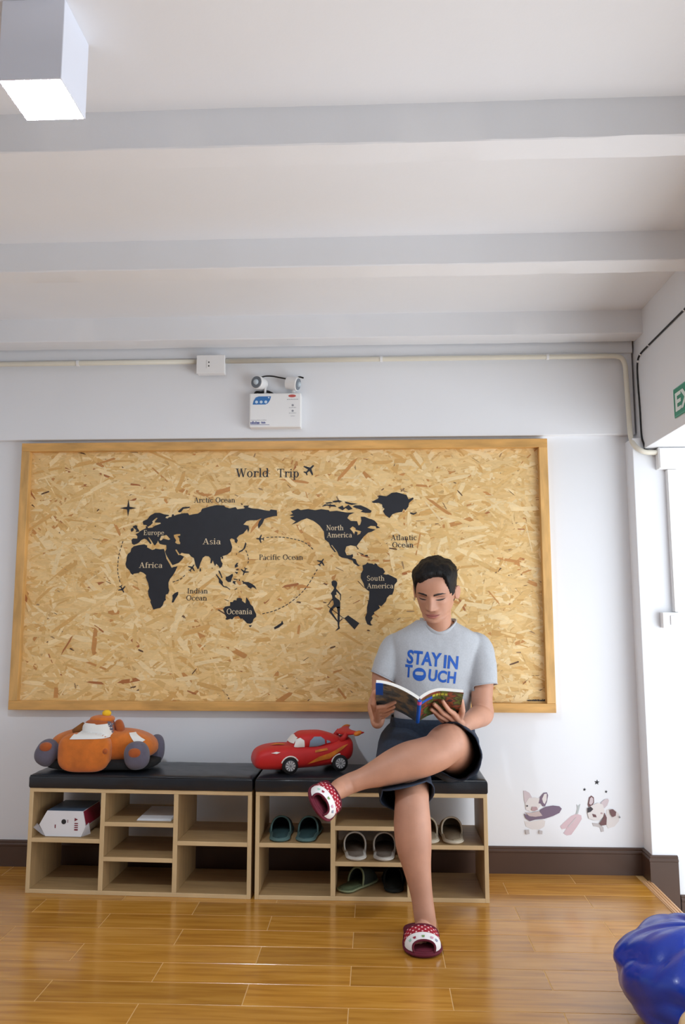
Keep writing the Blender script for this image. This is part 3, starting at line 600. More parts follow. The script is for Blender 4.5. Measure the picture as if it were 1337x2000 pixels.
# ---------------------------------------------------------------- slippers
def outline_w(t, W):
    """half width of a slipper sole at t (0 heel .. 1 toe)"""
    heel = 0.80; a = heel + (1 - heel) * (0.5 - 0.5 * math.cos(PI * min(1, max(0, (t - 0.12) / 0.55)))) - 0.06 * math.exp(-((t - 0.38) / 0.14) ** 2)
    if t < 0.16: a *= math.sqrt(max(0, 1 - ((0.16 - t) / 0.16) ** 2.2))
    if t > 0.74: a *= math.sqrt(max(0, 1 - ((t - 0.74) / 0.26) ** 2.4))
    return max(a, 0.02) * W / 2
def slipper_parts(L_, W_, t0, t1, h0, h1, thick, flare=1.0, toe_open=False, n=34):
    ts = [0.0005 + 0.999 * (0.5 - 0.5 * math.cos(PI * i / n)) for i in range(n + 1)]
    def ring_sole(grow, z): return [(max(outline_w(t, W_) + grow, 0.0004), (t - 0.5) * (L_ + 2 * grow), z) for t in ts] + [(-max(outline_w(t, W_) + grow, 0.0004), (t - 0.5) * (L_ + 2 * grow), z) for t in reversed(ts)]
    sole = MB().loft([ring_sole(-0.003, 0), ring_sole(0.001, 0.003), ring_sole(0.001, thick - 0.002), ring_sole(-0.002, thick)])
    insole = MB().loft([ring_sole(-0.006, thick - 0.0005), ring_sole(-0.008, thick + 0.0025)])
    edge = MB().tube([(x, y, thick * 0.55) for x, y, z in ring_sole(0.0015, 0)] + [ring_sole(0.0015, thick * 0.55)[0]], thick * 0.28, 6, caps=False)
    # upper: arched shell from t0 (foot opening) to t1 (toe)
    rows = 16; cols = 18; outer = []; inner = []
    for i in range(rows + 1):
        s = i / rows; t = t0 + (t1 - t0) * s
        ro, ri = [], []
        for j in range(cols + 1):
            a = PI * j / cols
            tt = t + (0.10 * math.sin(a) ** 1.0 * (1 - s)) * (1 if not toe_open else 0.8) - (0.055 * math.sin(a) * s if toe_open else 0)
            w = outline_w(min(tt, 0.9995), W_) * (1 + (flare - 1) * (1 - s) * math.sin(a) ** 0.5)
            hh = (h0 + (h1 - h0) * s) * (math.sqrt(max(0, 1 - max(0, (tt - .8) / .2) ** 2.2)) if not toe_open else 1)
            sx = -math.cos(a); sz = math.sin(a) ** 0.75
            ro.append((w * sx, (tt - 0.5) * L_, thick * 0.6 + hh * sz)); ri.append(((w - 0.004) * sx, (tt - 0.5) * L_, thick * 0.6 + max(0, hh - 0.004) * sz))
        outer.append(ro); inner.append(ri)
    up = MB()
    def grid(R, flip):
        v = [p for r in R for p in r]; c = len(R[0]); f = []
        for i in range(len(R) - 1):
            for j in range(c - 1):
                q = (i * c + j, i * c + j + 1, (i + 1) * c + j + 1, (i + 1) * c + j); f.append(q[::-1] if flip else q)
        up.add(v, f)
    grid(outer, False); grid(inner, True)
    rim = MB().tube(outer[0], 0.0042, 6)
    rim2 = MB().tube(outer[-1], 0.0042, 6) if toe_open else None
    return sole, insole, edge, up, rim, rim2, outer
def slipper(name, mats, label, M, group=None, dims=(0.235, 0.094), t0=0.42, h0=0.062, h1=0.036, flare=1.0, thick=0.014):
    t = empty(name); t.matrix_world = M
    tag(t, label, 'slipper', group)
    sole, insole, edge, up, rim, _, _ = slipper_parts(dims[0], dims[1], t0, 0.9995, h0, h1, thick, flare)
    sole.build('sole', mats[0], t, smooth=True); insole.build('insole', mats[1], t, smooth=True)
    edge.build('sole_edge', mats[2], t, smooth=True); up.build('upper', mats[3], t, smooth=True, fixn=False); rim.build('binding', mats[2], t, smooth=True)
    return t
def place(p, yaw, tilt=0.0): return Matrix.Translation(p) @ Matrix.Rotation(yaw, 4, 'Z') @ Matrix.Rotation(tilt, 4, 'X')
m_teal = mat('teal_cloth', rgb(40, 68, 70), 0.85, var=0.12, scale=40); m_teal2 = mat('pale_teal_edge', rgb(80, 108, 106), 0.8); m_tealD = mat('dark_teal_lining', rgb(28, 42, 44), 0.9)
m_grey = mat('taupe_cloth', rgb(120, 108, 96), 0.85, var=0.1, scale=40); m_greyE = mat('white_edge_binding', rgb(206, 200, 190), 0.7)
m_tan = mat('beige_cloth', rgb(150, 134, 110), 0.85, var=0.1, scale=40); m_tanE = mat('cream_edge_binding', rgb(200, 188, 166), 0.7)
m_olive = mat('olive_cloth', rgb(72, 82, 54), 0.85, var=0.15, scale=40); m_oliveE = mat('pale_olive_edge', rgb(126, 132, 98), 0.8); m_oliveD = mat('dark_olive_lining', rgb(34, 38, 28), 0.9)
m_blk = mat('dark_green_black_cloth', rgb(30, 34, 30), 0.9)
X0, X1, X2 = XS
for x, yw, lab in ((X0 + 0.073, 0.06, 'dark teal slipper with pale edging in bench cubby, beside the left cubby wall'), (X0 + 0.190, -0.06, 'dark teal slipper in bench cubby next to the cubby divider')):
    slipper('house_slipper', (m_teal2, m_teal, m_teal2, m_tealD), lab, place(in_bench(2, x, 0.128, ZS[0] + .0005), yw), 'teal slippers in the bench')
for x, yw, lab in ((X1 + 0.075, 0.10, 'taupe slipper with white edging on the middle shelf, left of its pair'), (X1 + 0.200, -0.05, 'taupe slipper with white edging on the middle shelf, partly behind the bare shin')):
    slipper('house_slipper', (m_greyE, m_grey, m_greyE, m_grey), lab, place(in_bench(2, x, 0.128, ZS[2] + .0005), yw), 'taupe slippers in the bench', flare=1.22, h0=0.070)
for x, yw, lab in ((X2 + 0.068, 0.05, 'beige slipper in the end cubby, half hidden by the bare leg'), (X2 + 0.172, -0.02, 'beige slipper with cream edging in the end cubby, in full view')):
    slipper('house_slipper', (m_tanE, m_tan, m_tanE, m_tan), lab, place(in_bench(2, x, 0.128, ZS[0] + .0005), yw), 'beige slippers in the bench', flare=1.08, h0=0.066)
slipper('house_slipper', (m_olive, m_olive, m_oliveE, m_oliveD), 'olive green slipper turned sideways in the bottom middle cubby', place(in_bench(2, X1 + 0.088, 0.125, ZS[3] + .0005), -0.62), 'slippers in the bottom cubby', dims=(0.215, 0.088))
slipper('house_slipper', (m_blk, m_blk, m_blk, m_blk), 'blackish slipper in the shadow of the bottom middle cubby', place(in_bench(2, X1 + 0.236, 0.150, ZS[3] + .0005), 0.0), 'slippers in the bottom cubby', dims=(0.215, 0.088))

# ---------------------------------------------------------------- package and papers in the first bench
pk = empty('wrapped_package', in_bench(1, 0, 0, ZS[0] + .0005), RZ1)
tag(pk, 'white faceted package in clear plastic wrap with a dark round spot, in the bench cubby', 'package')
m_pk = mat('white_card', rgb(232, 232, 236), 0.4, var=0.02); m_pkb = mat('slate_blue_card', rgb(84, 104, 126), 0.4); m_pkr = mat('crimson_card', rgb(150, 40, 60), 0.4); m_film = mat('clear_film', rgb(225, 225, 232), 0.15, alpha=0.42)
hexa = [(0.073, 0.001), (0.226, 0.001), (0.244, 0.041), (0.230, 0.103), (0.077, 0.103), (0.045, 0.047)]
hexa = [(x - 0.008, z) for x, z in hexa]
MB().prism(hexa, 0.022, 0.20).build('body', m_pk, pk)
MB().box(hexa[4][0], hexa[3][0], 0.024, 0.199, 0.1028, 0.1040).build('top_band', m_pkb, pk)
mb = MB(); a, b = hexa[3], hexa[2]; mb.add([(a[0] + .0006, .026, a[1] - .002), (b[0] + .0006, .026, b[1] + .004), (b[0] + .0006, .198, b[1] + .004), (a[0] + .0006, .198, a[1] - .002)], [(0, 1, 2, 3)]); mb.build('side_band', m_pkr, pk)
def disc(cx, cz, r, y, n=16): return [(cx + r * math.cos(2 * PI * k / n), cz + r * math.sin(2 * PI * k / n)) for k in range(n)]
flat_shape([disc(0.142, 0.060, 0.010, 0)], 0.0215).build('round_spot', M_DARK, pk)
m_red = mat('dark_red_print', rgb(120, 34, 52), 0.5)
mb = flat_shape([[(0.188, 0.076), (0.202, 0.070), (0.188, 0.062)]], 0.0215)
for z0, z1 in ((0.052, 0.056), (0.044, 0.048), (0.036, 0.040), (0.026, 0.032)):
    q = flat_shape([[(0.188, z0), (0.203, z0), (0.203, z1), (0.188, z1)]], 0.0215); mb.add(q.v, q.f)
q = flat_shape([[(0.104, 0.034), (0.108, 0.034), (0.108, 0.048), (0.104, 0.048)]], 0.0215); mb.add(q.v, q.f)
q = flat_shape([[(0.158, 0.056), (0.160, 0.056), (0.160, 0.068), (0.158, 0.068)]], 0.0215); mb.add(q.v, q.f)
mb.build('print', m_red, pk)['kind'] = 'stuff'
mb = MB()
mb.add([(.037, .018, .047), (.066, .02, .002), (.016, .012, .038), (.024, .03, .050), (.052, .016, .010)], [(0, 2, 4, 1), (0, 3, 2)])
mb.build('plastic_wrap', m_film, pk); mb = MB()
mb.add([(.236, .02, .045), (.222, .02, .002), (.262, .012, .018), (.276, .03, .004), (.250, .02, .060), (.256, .05, .001)], [(0, 1, 2), (1, 5, 2), (2, 5, 3), (0, 2, 4)])
mb.build('plastic_wrap', m_film, pk)
pp = empty('paper_stack', in_bench(1, XS[1] + 0.125, 0.03, ZS[1] + .0005), RZ1)
tag(pp, 'thin stack of white paper sheets lying in the upper middle cubby of the bench', 'paper')
m_paper = mat('white_paper', rgb(236, 236, 238), 0.7, var=0.01)
for k in range(3):
    MB().box(0.002 * k, 0.145 - 0.001 * k, 0.003 * k, 0.21, 0.0022 * k, 0.0022 * k + 0.0016, M=Matrix.Rotation(0.02 * k, 4, 'Z')).build('sheet', m_paper, pp)

# ---------------------------------------------------------------- fittings on the wall and ceiling
# ceiling lamp
m_lh = mat('white_lamp_housing', rgb(228, 232, 244), 0.5, var=0.01); m_ld = mat('lit_lamp_diffuser', (0.9, 0.93, 1, 1), 0.4, var=0.0, emit=(0.80, 0.89, 1.0, 1), estr=230.0)
lamp = empty('ceiling_lamp', (-0.311, -1.985, ZC)); tag(lamp, 'glowing white box shaped ceiling lamp', 'lamp')
MB().bbox(-0.072, 0.072, -0.072, 0.072, -0.1945, 0.0, r=0.002).build('housing', m_lh, lamp)
MB().box(-0.068, 0.068, -0.068, 0.068, -0.1950, -0.190).build('diffuser', m_ld, lamp)

# pipe along the wall
YP = -0.060
cd = empty('wall_conduit', (0, 0, 2.33)); tag(cd, 'cream plastic conduit pipe running along the top of the wall', 'pipe')
CM = Matrix.Translation((0, 0, -2.33))
ZP = 2.331
a_ = Vector((1.5594,-0.0600,2.3046)); xb = a_.x
MB().tube([(XL, YP, ZP), (-1.2, YP, ZP), (-0.397, YP, ZP)], 0.0115, 12).build('pipe', M_CREAM, cd, smooth=True, M=CM)
bend = [Vector((-0.262, YP, ZP)), Vector((0.5, YP, ZP)), Vector((xb - 0.02, YP, ZP))]
pts = [(xb + 0.015, YP, ZP), (xb + 0.045, YP, ZP - 0.012), (xb + 0.058, YP, ZP - 0.045), (xb + 0.060, YP, ZP - 0.09), (xb + 0.062, YP - .005, 2.10), (xb + 0.062, YP - 0.015, 1.96), (xb + 0.066, YP - 0.035, 1.905), (xb + 0.085, YP - 0.058, 1.872), (xb + 0.115, -0.122, 1.858), (1.725, -0.122, 1.857)]
MB().tube(bend + spline(pts, 5), 0.0115, 12).build('pipe', M_CREAM, cd, smooth=True, M=CM)
for x in (-0.98, 0.48, 1.26): MB().tube([(x - 0.006, YP, ZP), (x + 0.006, YP, ZP)], 0.0145, 12).build('pipe_clip', M_WHITE, cd, M=CM)
for x in (-0.98, 0.48, 1.26): MB().box(x - 0.004, x + 0.004, YP, -0.044, ZP - .003, ZP + .003).build('clip_foot', M_WHITE, cd, M=CM)

sk = empty('wall_socket', (-0.3295, -0.046, 2.309)); tag(sk, 'white surface mounted socket box on the conduit under the ceiling', 'socket')
MB().bbox(-0.066, 0.066, -0.036, 0.0, -0.044, 0.043, r=0.004).build('back_box', M_WHITE, sk)
MB().bbox(-0.068, 0.068, -0.043, -0.036, -0.046, 0.045, r=0.003).build('face_plate', M_WHITE, sk)
for z in (0.009, -0.009): MB().tube([(-0.008, -0.0438, z), (-0.008, -0.0428, z)], 0.0035, 10).build('socket_hole', M_BLACK, sk)
MB().box(-0.020, -0.019, -0.0436, -0.043, -0.02, 0.02).build('insert_edge', mat('grey_line', rgb(170, 170, 168), 0.5), sk)

# twin-head emergency light
em = empty('emergency_light', (-0.0197, -0.030, 2.000)); tag(em, 'white emergency light box with two lamp heads above the map board', 'emergency light')
MB().bbox(-0.122, 0.122, -0.055, 0.0, 0, 0.165, r=0.006, seg=3).build('body', M_WHITE, em)
m_eblue = mat('blue_label', rgb(52, 118, 186), 0.45); m_ewht = mat('pale_blue_dot', rgb(206, 226, 244), 0.5); m_eink = mat('navy_print', rgb(70, 84, 150), 0.5); m_ered = mat('red_label', rgb(196, 84, 78), 0.5); m_egry = mat('grey_print', rgb(150, 152, 160), 0.5)
par = [(-0.106, 0.110), (-0.102, 0.128), (-0.092, 0.144), (-0.078, 0.149), (-0.020, 0.149), (-0.024, 0.132), (-0.034, 0.116), (-0.046, 0.110)]
lab = flat_shape([par], -0.0556).build('label', m_eblue, em)
for x in (-0.088, -0.066, -0.044): flat_shape([disc(x, 0.122, 0.0070, 0)], -0.0564).build('label_dot', m_ewht, lab)
flat_shape([[(-.034, .140), (-.026, .140), (-.028, .146), (-.034, .146)]], -0.0564).build('label_mark', m_ewht, lab)
flat_shape([[(0.080 + 0.018 * math.cos(k * PI / 10), 0.150 + 0.0065 * math.sin(k * PI / 10)) for k in range(20)]], -0.0556).build('oval_label', m_ered, em)
for z in (0.105, 0.078): flat_shape([disc(0.083, z, 0.0052, 0)], -0.0556).build('indicator', m_egry, em)
mk = MB(); rk = random.Random(2)
def marks(x0, x1, z, h, mb):
    x = x0
    while x < x1:
        w = rk.uniform(.0016, .0038); mb.box(x, min(x + w, x1), -.0556, -.0548, z, z + h * rk.choice((.7, .75, 1))); x += w + rk.uniform(.0008, .0018)
marks(0.056, 0.108, 0.132, 0.0035, mk); marks(0.066, 0.1, 0.0925, 0.0025, mk); marks(0.066, 0.1, 0.0665, 0.0025, mk); marks(0.074, 0.094, 0.052, 0.0025, mk); marks(-.115, -.04, .034, .0025, mk)
mk.build('small_print', m_egry, em)['kind'] = 'stuff'
mk = MB(); marks(-.115, -.072, .016, .014, mk); marks(-.064, -.044, .018, .010, mk); mk.box(-.115, -.026, -.0556, -.0548, .012, .0135); mk.build('brand_strip', m_eink, em)
def lamp_head(c, d, name):
    h = empty(name, (0, 0, 0), parent=em); d = Vector(d).normalized(); c = Vector(c)
    MB().tube([c - d * 0.034, c - d * 0.030, c + d * 0.022, c + d * 0.026], [0.022, 0.029, 0.033, 0.031], 24).build('shell', M_WHITE, h, smooth=False)
    MB().tube([c + d * 0.0255, c + d * 0.0285], [0.0285, 0.0275], 24).build('lens_ring', mat('grey_lens_ring', rgb(112, 120, 130), 0.3), h)
    MB().ell(c + d * 0.0275, 0.014, 14, 8).build('bulb', mat('lens_bulb', rgb(186, 198, 206), 0.15), h, smooth=True)
    return h
lamp_head((-0.078, -0.040, 0.218), (-0.42, -0.9, -0.05), 'lamp_head'); lamp_head((0.082, -0.040, 0.214), (0.95, -0.25, -0.2), 'lamp_head')
MB().tube([(-0.052, -0.03, 0.160), (-0.050, -0.03, 0.215)], 0.0055, 8).build('bracket', M_WHITE, em, smooth=True)
MB().tube([(0.085, -0.03, 0.160), (0.084, -0.03, 0.2)], 0.0095, 8).build('bracket', M_WHITE, em, smooth=True)
MB().tube(spline([(-0.085, -0.03, 0.245), (-0.055, -0.025, 0.256), (-0.02, -0.022, 0.257), (0.02, -0.022, 0.249), (0.062, -0.024, 0.240)], 6), 0.0036, 8).build('cable', M_BLACK, em, smooth=True)
MB().tube(spline([(-0.105, -0.02, 0.164), (-0.095, -0.02, 0.180), (-0.072, -0.02, 0.178), (-0.045, -0.016, 0.184), (-0.022, -0.018, 0.174), (-0.012, -0.02, 0.163)], 6), 0.006, 8).build('cable', M_BLACK, em, smooth=True)
MB().tube(spline([(0.098, -0.022, 0.247), (0.112, -0.02, 0.252), (0.130, -0.02, 0.247)], 5), 0.004, 8).build('cable', M_BLACK, em, smooth=True)

# exit sign on the beam over the doorway
ex = empty('exit_sign', (1.667, -0.64, 1.98)); tag(ex, 'green exit sign with white letters on the beam face', 'exit sign')
MX = Matrix.Translation((1.667, -0.64, 1.98)); RX = Matrix.Rotation(-PI / 2, 4, 'Z')
m_green = mat('green_sign', rgb(22, 140, 106), 0.4, var=0.02); m_sgnw = mat('sign_white', rgb(232, 242, 236), 0.4)
bm_ = MB().bbox(-0.150, 0.150, -0.004, 0.0, -0.058, 0.062, r=0.0018); bm_.build('plate', m_green, ex, M=RX)
flat_shape([[(-.147, -.055), (.147, -.055), (.147, .059), (-.147, .059)], [(-.144, -.052), (.144, -.052), (.144, .056), (-.144, .056)]], -0.0046).build('border', mat('pale_green_line', rgb(90, 176, 150), 0.4), ex, M=RX)
text_box('EXIT', -0.132, 0.132, -0.036, 0.040, -0.0052, 0.03).build('lettering', m_sgnw, ex, M=RX)

# black cable clipped along the beam and down its end
bc = empty('black_cable', (1.664, -0.1, 2.2)); tag(bc, 'thin black cable clipped along the beam face and down to the trunking', 'cable')
XC = 1.6645
cp = [Vector((XC, -2.6, 2.335)), Vector((XC, -1.4, 2.335))] + spline([(1.6645,-0.6475,2.3232), (1.6645,-0.4489,2.3209), (1.6645,-0.2420,2.3184), (1.6645,-0.1418,2.3149), (1.6645,-0.0979,2.2980), (1.6645,-0.0822,2.2369), (1.6645,-0.0925,2.0639), (1.6645,-0.0960,1.9430), (1.6645,-0.1171,1.9003)], 6)
cp += [Vector((1.672, -0.108, 1.875)), Vector((1.70, -0.112, 1.866)), Vector((1.72, -0.112, 1.868))]
MB().tube(cp, 0.0042, 8).build('cord', M_BLACK, bc, smooth=True, M=Matrix.Translation((-1.664, 0.1, -2.2)))
for p in ((1.6645,-0.6374,2.3231), (1.6645,-0.2420,2.3184), (1.6645,-0.1346,2.3125), (1.6645,-0.0969,2.2910), (1.6645,-0.0874,1.9306)):
    p = Vector(p); MB().ell(p - Vector((1.664, -0.1, 2.2)), 0.006, 8, 6).build('clip', M_WHITE, bc)

# junction box, trunking and switch on the pillar
jb = empty('junction_box', (1.79, PY, 1.83)); tag(jb, 'white plastic junction box at the top of the pillar', 'junction box')
j0, j1 = Vector((1.7191,-0.1400,1.8760)), Vector((1.8517,-0.1400,1.7791))
MB().bbox(j0.x - 1.79, j1.x - 1.79, -0.042, 0.0, j1.z - 1.83, j0.z - 1.83, r=0.003).build('box', M_WHITE, jb)
MB().bbox(j0.x - 1.79 + .004, j1.x - 1.79 - .004, -0.046, -0.041, j1.z - 1.83 + .004, j0.z - 1.83 - .004, r=0.002).build('lid', M_WHITE, jb)
tk = empty('cable_trunking', (1.79, PY, 1.2)); tag(tk, 'white vertical cable trunking from junction box down to switch', 'trunking')
t0_, t1_ = Vector((1.7593,-0.1250,1.5851)), Vector((1.7451,-0.1250,1.1425))
MB().bbox(t0_.x - 1.79, t0_.x - 1.79 + 0.045, -0.025, 0.0, t1_.z - 1.2, j1.z - 1.2 - .001, r=0.002).build('channel', M_WHITE, tk)
MB().bbox(t0_.x - 1.79 + .002, t0_.x - 1.79 + 0.043, -0.028, -0.0245, t1_.z - 1.2, j1.z - 1.2 - .001, r=0.001).build('cover', M_WHITE, tk)
sw = empty('light_switch', (1.745, PY, 1.11)); tag(sw, 'small white switch box on the pillar under the trunking', 'switch')
s0, s1 = Vector((1.7041,-0.1400,1.1404)), Vector((1.7885,-0.1400,1.0717))
MB().bbox(s0.x - 1.745, s1.x - 1.745, -0.036, 0.0, s1.z - 1.11, s0.z - 1.11, r=0.003).build('box', M_WHITE, sw)
MB().bbox(s0.x - 1.745 + .032, s0.x - 1.745 + .052, -0.040, -0.035, s1.z - 1.11 + .014, s0.z - 1.11 - .014, r=0.001).build('rocker', mat('rocker_grey', rgb(214, 214, 216), 0.4), sw)

# stickers low on the wall
def sticker(name, label, cat, parts, group=None):
    cx = sum(p[0] for p in parts[0][1]) / len(parts[0][1]); cz = min(p[1] for p in parts[0][1])
    def w(p): return (p[0], p[1])
    t = empty(name, (cx, 0, cz)); tag(t, label, cat, group)
    for k, (pn, poly, m) in enumerate(parts):
        flat_shape([[(a - cx, b - cz) for a, b in poly]], -0.0008 - 0.0005 * k, 0.0003).build(pn, m, t)
def S(*pts):   # millimetres measured on the wall from the pillar foot
    return [(a / 1000, b / 1000) for a, b in pts]
sm = lambda n, c: mat('sticker_' + n, rgb(*c), 0.6, var=0.03)
#STICKERS
sticker('dog_sticker', 'wall sticker of a pale puppy carrying a purple disc in its mouth', 'sticker', [('body', S((1102,220),(1130,217),(1183,227),(1195,221),(1190,198),(1170,185),(1137,185),(1109,197)), sm('cream', (226, 220, 218))),
    ('ear', S((1102,350),(1112,350),(1128,341),(1139,321),(1125,307),(1108,295),(1104,307)), sm('pink', (208, 194, 198))),
    ('head', S((1108,295),(1125,319),(1154,322),(1178,316),(1173,284),(1160,268),(1132,260),(1111,268)), sm('cream', (226, 220, 218))),
    ('ear', S((1167,296),(1174,323),(1191,342),(1205,344),(1210,332),(1204,304),(1195,284),(1185,284),(1177,296)), sm('purple', (122, 104, 124))),
    ('ear_lining', S((1183,316),(1193,337),(1204,339),(1203,312),(1194,294),(1187,300)), sm('cream', (226, 220, 218))),
    ('disc', S((1101,252),(1131,240),(1171,241),(1172,268),(1197,282),(1230,288),(1258,285),(1268,275),(1257,257),(1228,243),(1191,231),(1151,227),(1126,220),(1108,232)), sm('purple', (122, 104, 124))),
    ('jaw', S((1107,258),(1131,256),(1168,264),(1182,244),(1151,239),(1123,242)), sm('tan', (200, 182, 180))),
    ('muzzle', S((1134,268),(1138,282),(1158,282),(1163,270),(1146,263)), sm('nose', (186, 156, 160))),
    ('eye', S((1120,285),(1118,283),(1116,282),(1113,283),(1112,285),(1114,288),(1116,289),(1119,288)), sm('dark', (62, 56, 62))),
    ('foot', S((1105,183),(1121,185),(1123,166),(1108,164)), sm('shade', (196, 190, 190))),
    ('foot', S((1166,184),(1180,180),(1178,165),(1165,168)), sm('shade', (196, 190, 190)))])
sticker('toy_sticker', 'wall sticker of a pale pink leggy toy between the two puppies', 'sticker', [('body', S((1259,199),(1276,216),(1309,244),(1333,254),(1353,247),(1355,231),(1331,196),(1306,164),(1286,161),(1272,170),(1287,191),(1266,187)), sm('squid', (216, 190, 196))),
    ('stem', S((1329,250),(1336,274),(1335,294),(1340,286),(1351,296),(1346,278),(1339,254)), sm('leaf', (186, 192, 192))),
    ('fold', S((1291,199),(1329,239),(1333,237),(1297,195)), sm('pink', (208, 194, 198)))])
sticker('dog_sticker', 'wall sticker of a sitting puppy with brown patches under three stars', 'sticker', [('body', S((1463,271),(1479,277),(1503,272),(1520,252),(1517,225),(1496,201),(1468,193),(1460,209)), sm('cream', (226, 220, 218))),
    ('leg', S((1400,216),(1428,214),(1448,197),(1449,180),(1437,177),(1432,197),(1404,202)), sm('shade', (196, 190, 190))),
    ('ear', S((1383,294),(1390,324),(1401,332),(1411,324),(1411,302),(1399,286),(1387,282)), sm('brown', (116, 82, 84))),
    ('ear_lining', S((1389,298),(1394,320),(1401,326),(1407,320),(1407,303),(1397,292)), sm('pink', (208, 194, 198))),
    ('ear', S((1440,302),(1457,316),(1473,320),(1476,311),(1468,291),(1455,279)), sm('pink', (208, 194, 198))),
    ('head', S((1380,259),(1380,278),(1399,290),(1428,302),(1448,295),(1455,271),(1454,248),(1433,228),(1405,228),(1385,235)), sm('cream', (226, 220, 218))),
    ('patch', S((1380,278),(1395,286),(1406,275),(1394,263),(1380,259)), sm('dark', (62, 56, 62))),
    ('muzzle', S((1400,255),(1416,251),(1419,240),(1405,241)), sm('brown', (116, 82, 84))),
    ('nose', S((1446,258),(1445,255),(1442,254),(1439,255),(1438,257),(1439,260),(1442,261),(1445,260)), sm('nose', (186, 156, 160))),
    ('bib', S((1454,260),(1463,240),(1460,209),(1438,205),(1430,214),(1447,236)), sm('brown', (116, 82, 84))),
    ('patch', S((1477,272),(1491,276),(1505,264),(1502,248),(1488,242),(1480,256)), sm('brown', (116, 82, 84))),
    ('tail', S((1517,250),(1522,241),(1518,237)), sm('dark', (62, 56, 62)))])
sticker("star_sticker", 'larger black star sticker above the brown patched puppy', "sticker", [("star", S((1429,401),(1431,393),(1439,392),(1432,387),(1433,379),(1427,384),(1419,380),(1422,388),(1416,394),(1425,393)), sm("black", (34,34,40)))], "star stickers on the wall")
sticker("star_sticker", 'small black star sticker between the larger star and the pink toy sticker', "sticker", [("star", S((1373,365),(1374,360),(1379,359),(1374,356),(1375,351),(1371,354),(1366,352),(1368,357),(1365,361),(1370,360)), sm("black", (34,34,40)))], "star stickers on the wall")
sticker("star_sticker", "smallest black star sticker above the puppy's back", "sticker", [("star", S((1467,356),(1468,351),(1473,351),(1469,348),(1469,343),(1466,346),(1461,344),(1463,348),(1460,352),(1465,352)), sm("black", (34,34,40)))], "star stickers on the wall")

# ---------------------------------------------------------------- soft toys on the benches
def conform(mb, bvh, d, off, sub=0.006):
    """cut the flat shape finely and lay it on a surface, looking along d"""
    bm = bmesh.new(); me = bpy.data.meshes.new('tmp'); me.from_pydata(mb.v, [], mb.f); bm.from_mesh(me); bpy.data.meshes.remove(me)
    bmesh.ops.remove_doubles(bm, verts=bm.verts, dist=1e-6)
    bmesh.ops.triangulate(bm, faces=bm.faces)
    for _ in range(5):
        es = [e for e in bm.edges if e.calc_length() > sub]
        if not es: break
        bmesh.ops.subdivide_edges(bm, edges=es, cuts=1); bmesh.ops.triangulate(bm, faces=bm.faces)
    d = Vector(d).normalized(); bad = []
    for v in bm.verts:
        h = bvh.ray_cast(v.co - d * 1.0, d)
        if h[0] is None: bad.append(v)
        else:
            n = h[1] if h[1].dot(d) < 0 else -h[1]
            v.co = h[0] - d * off * 0.5 + n * off * 0.5
    bmesh.ops.delete(bm, geom=bad, context='VERTS')
    bm.verts.index_update(); out = MB(); out.add([v.co[:] for v in bm.verts], [[v.index for v in f.verts] for f in bm.faces]); bm.free()
    return out
def bvh_of(mb): return BVHTree.FromPolygons([Vector(p) for p in mb.v], mb.f)
def superell(c, r, e=0.6, seg=32, rings=20, M=None, lump=0.0, ls=9.0, sd=0.0):
    """rounded-box like lump of stuffing"""
    def sp(v, p): return math.copysign(abs(v) ** p, v)
    mb = MB(); rr = []
    for i in range(rings + 1):
        t = -PI / 2 + PI * i / rings; t = max(min(t, PI / 2 - 0.02), -PI / 2 + 0.02); ring = []
        for k in range(seg):
            a = 2 * PI * k / seg
            p = Vector((r[0] * sp(math.cos(t), e) * sp(math.cos(a), e), r[1] * sp(math.cos(t), e) * sp(math.sin(a), e), r[2] * sp(math.sin(t), e)))
            if lump: p *= 1 + lump * noise.noise(p * ls + Vector((sd, sd * 2, 0)))
            ring.append(Vector(c) + (M @ p if M else p))
        rr.append(ring)
    return mb.loft(rr)
ZT = BH + 0.060                                   # top of the seat pads
m_or = mat('orange_plush', rgb(206, 112, 34), 0.95, var=0.16, scale=26, bump=0.5, bscale=420, sheen=0.25)
m_or2 = mat('rust_plush', rgb(170, 84, 30), 0.95, var=0.16, scale=26, bump=0.5, bscale=420, sheen=0.25)
m_gp = mat('grey_plush', rgb(98, 94, 110), 0.95, var=0.12, scale=26, bump=0.5, bscale=420, sheen=0.2)
m_wp = mat('white_felt', rgb(232, 230, 226), 0.9, var=0.03); m_yp = mat('yellow_plush', rgb(240, 190, 40), 0.9, var=0.08)
m_bp = mat('black_plush_shade', rgb(20, 20, 22), 0.95, var=0.1, bump=0.4, bscale=400); m_brp = mat('brown_corduroy', rgb(134, 82, 34), 0.95, var=0.15)
TX, TY = -0.745, -0.235
tt = empty('plush_truck', (TX, TY, ZT + 0.002)); tag(tt, 'orange plush truck cushion with grey wheels lying on the black bench seat', 'plush toy')
superell((0.02, 0.02, 0.024), (0.235, 0.105, 0.022), 0.5, lump=0.04).build('underside', m_bp, tt, smooth=True)  # black pad; the shade beneath the toy is part of its colour
bd = superell((0.012, 0.030, 0.092), (0.230, 0.098, 0.072), 0.75, lump=0.07, sd=1); bd.build('body', m_or, tt, smooth=True)
hood = superell((-0.030, -0.076, 0.080), (0.110, 0.050, 0.079), 0.62, lump=0.05, sd=4, seg=40, rings=28); hd = hood.build('hood', m_or, tt, smooth=True)
HB = bvh_of(hood)
cab = superell((0.006, -0.018, 0.160), (0.066, 0.055, 0.052), 0.7, lump=0.05, sd=6); cb_ = cab.build('cab', m_or2, tt, smooth=True)
CB = bvh_of(cab)
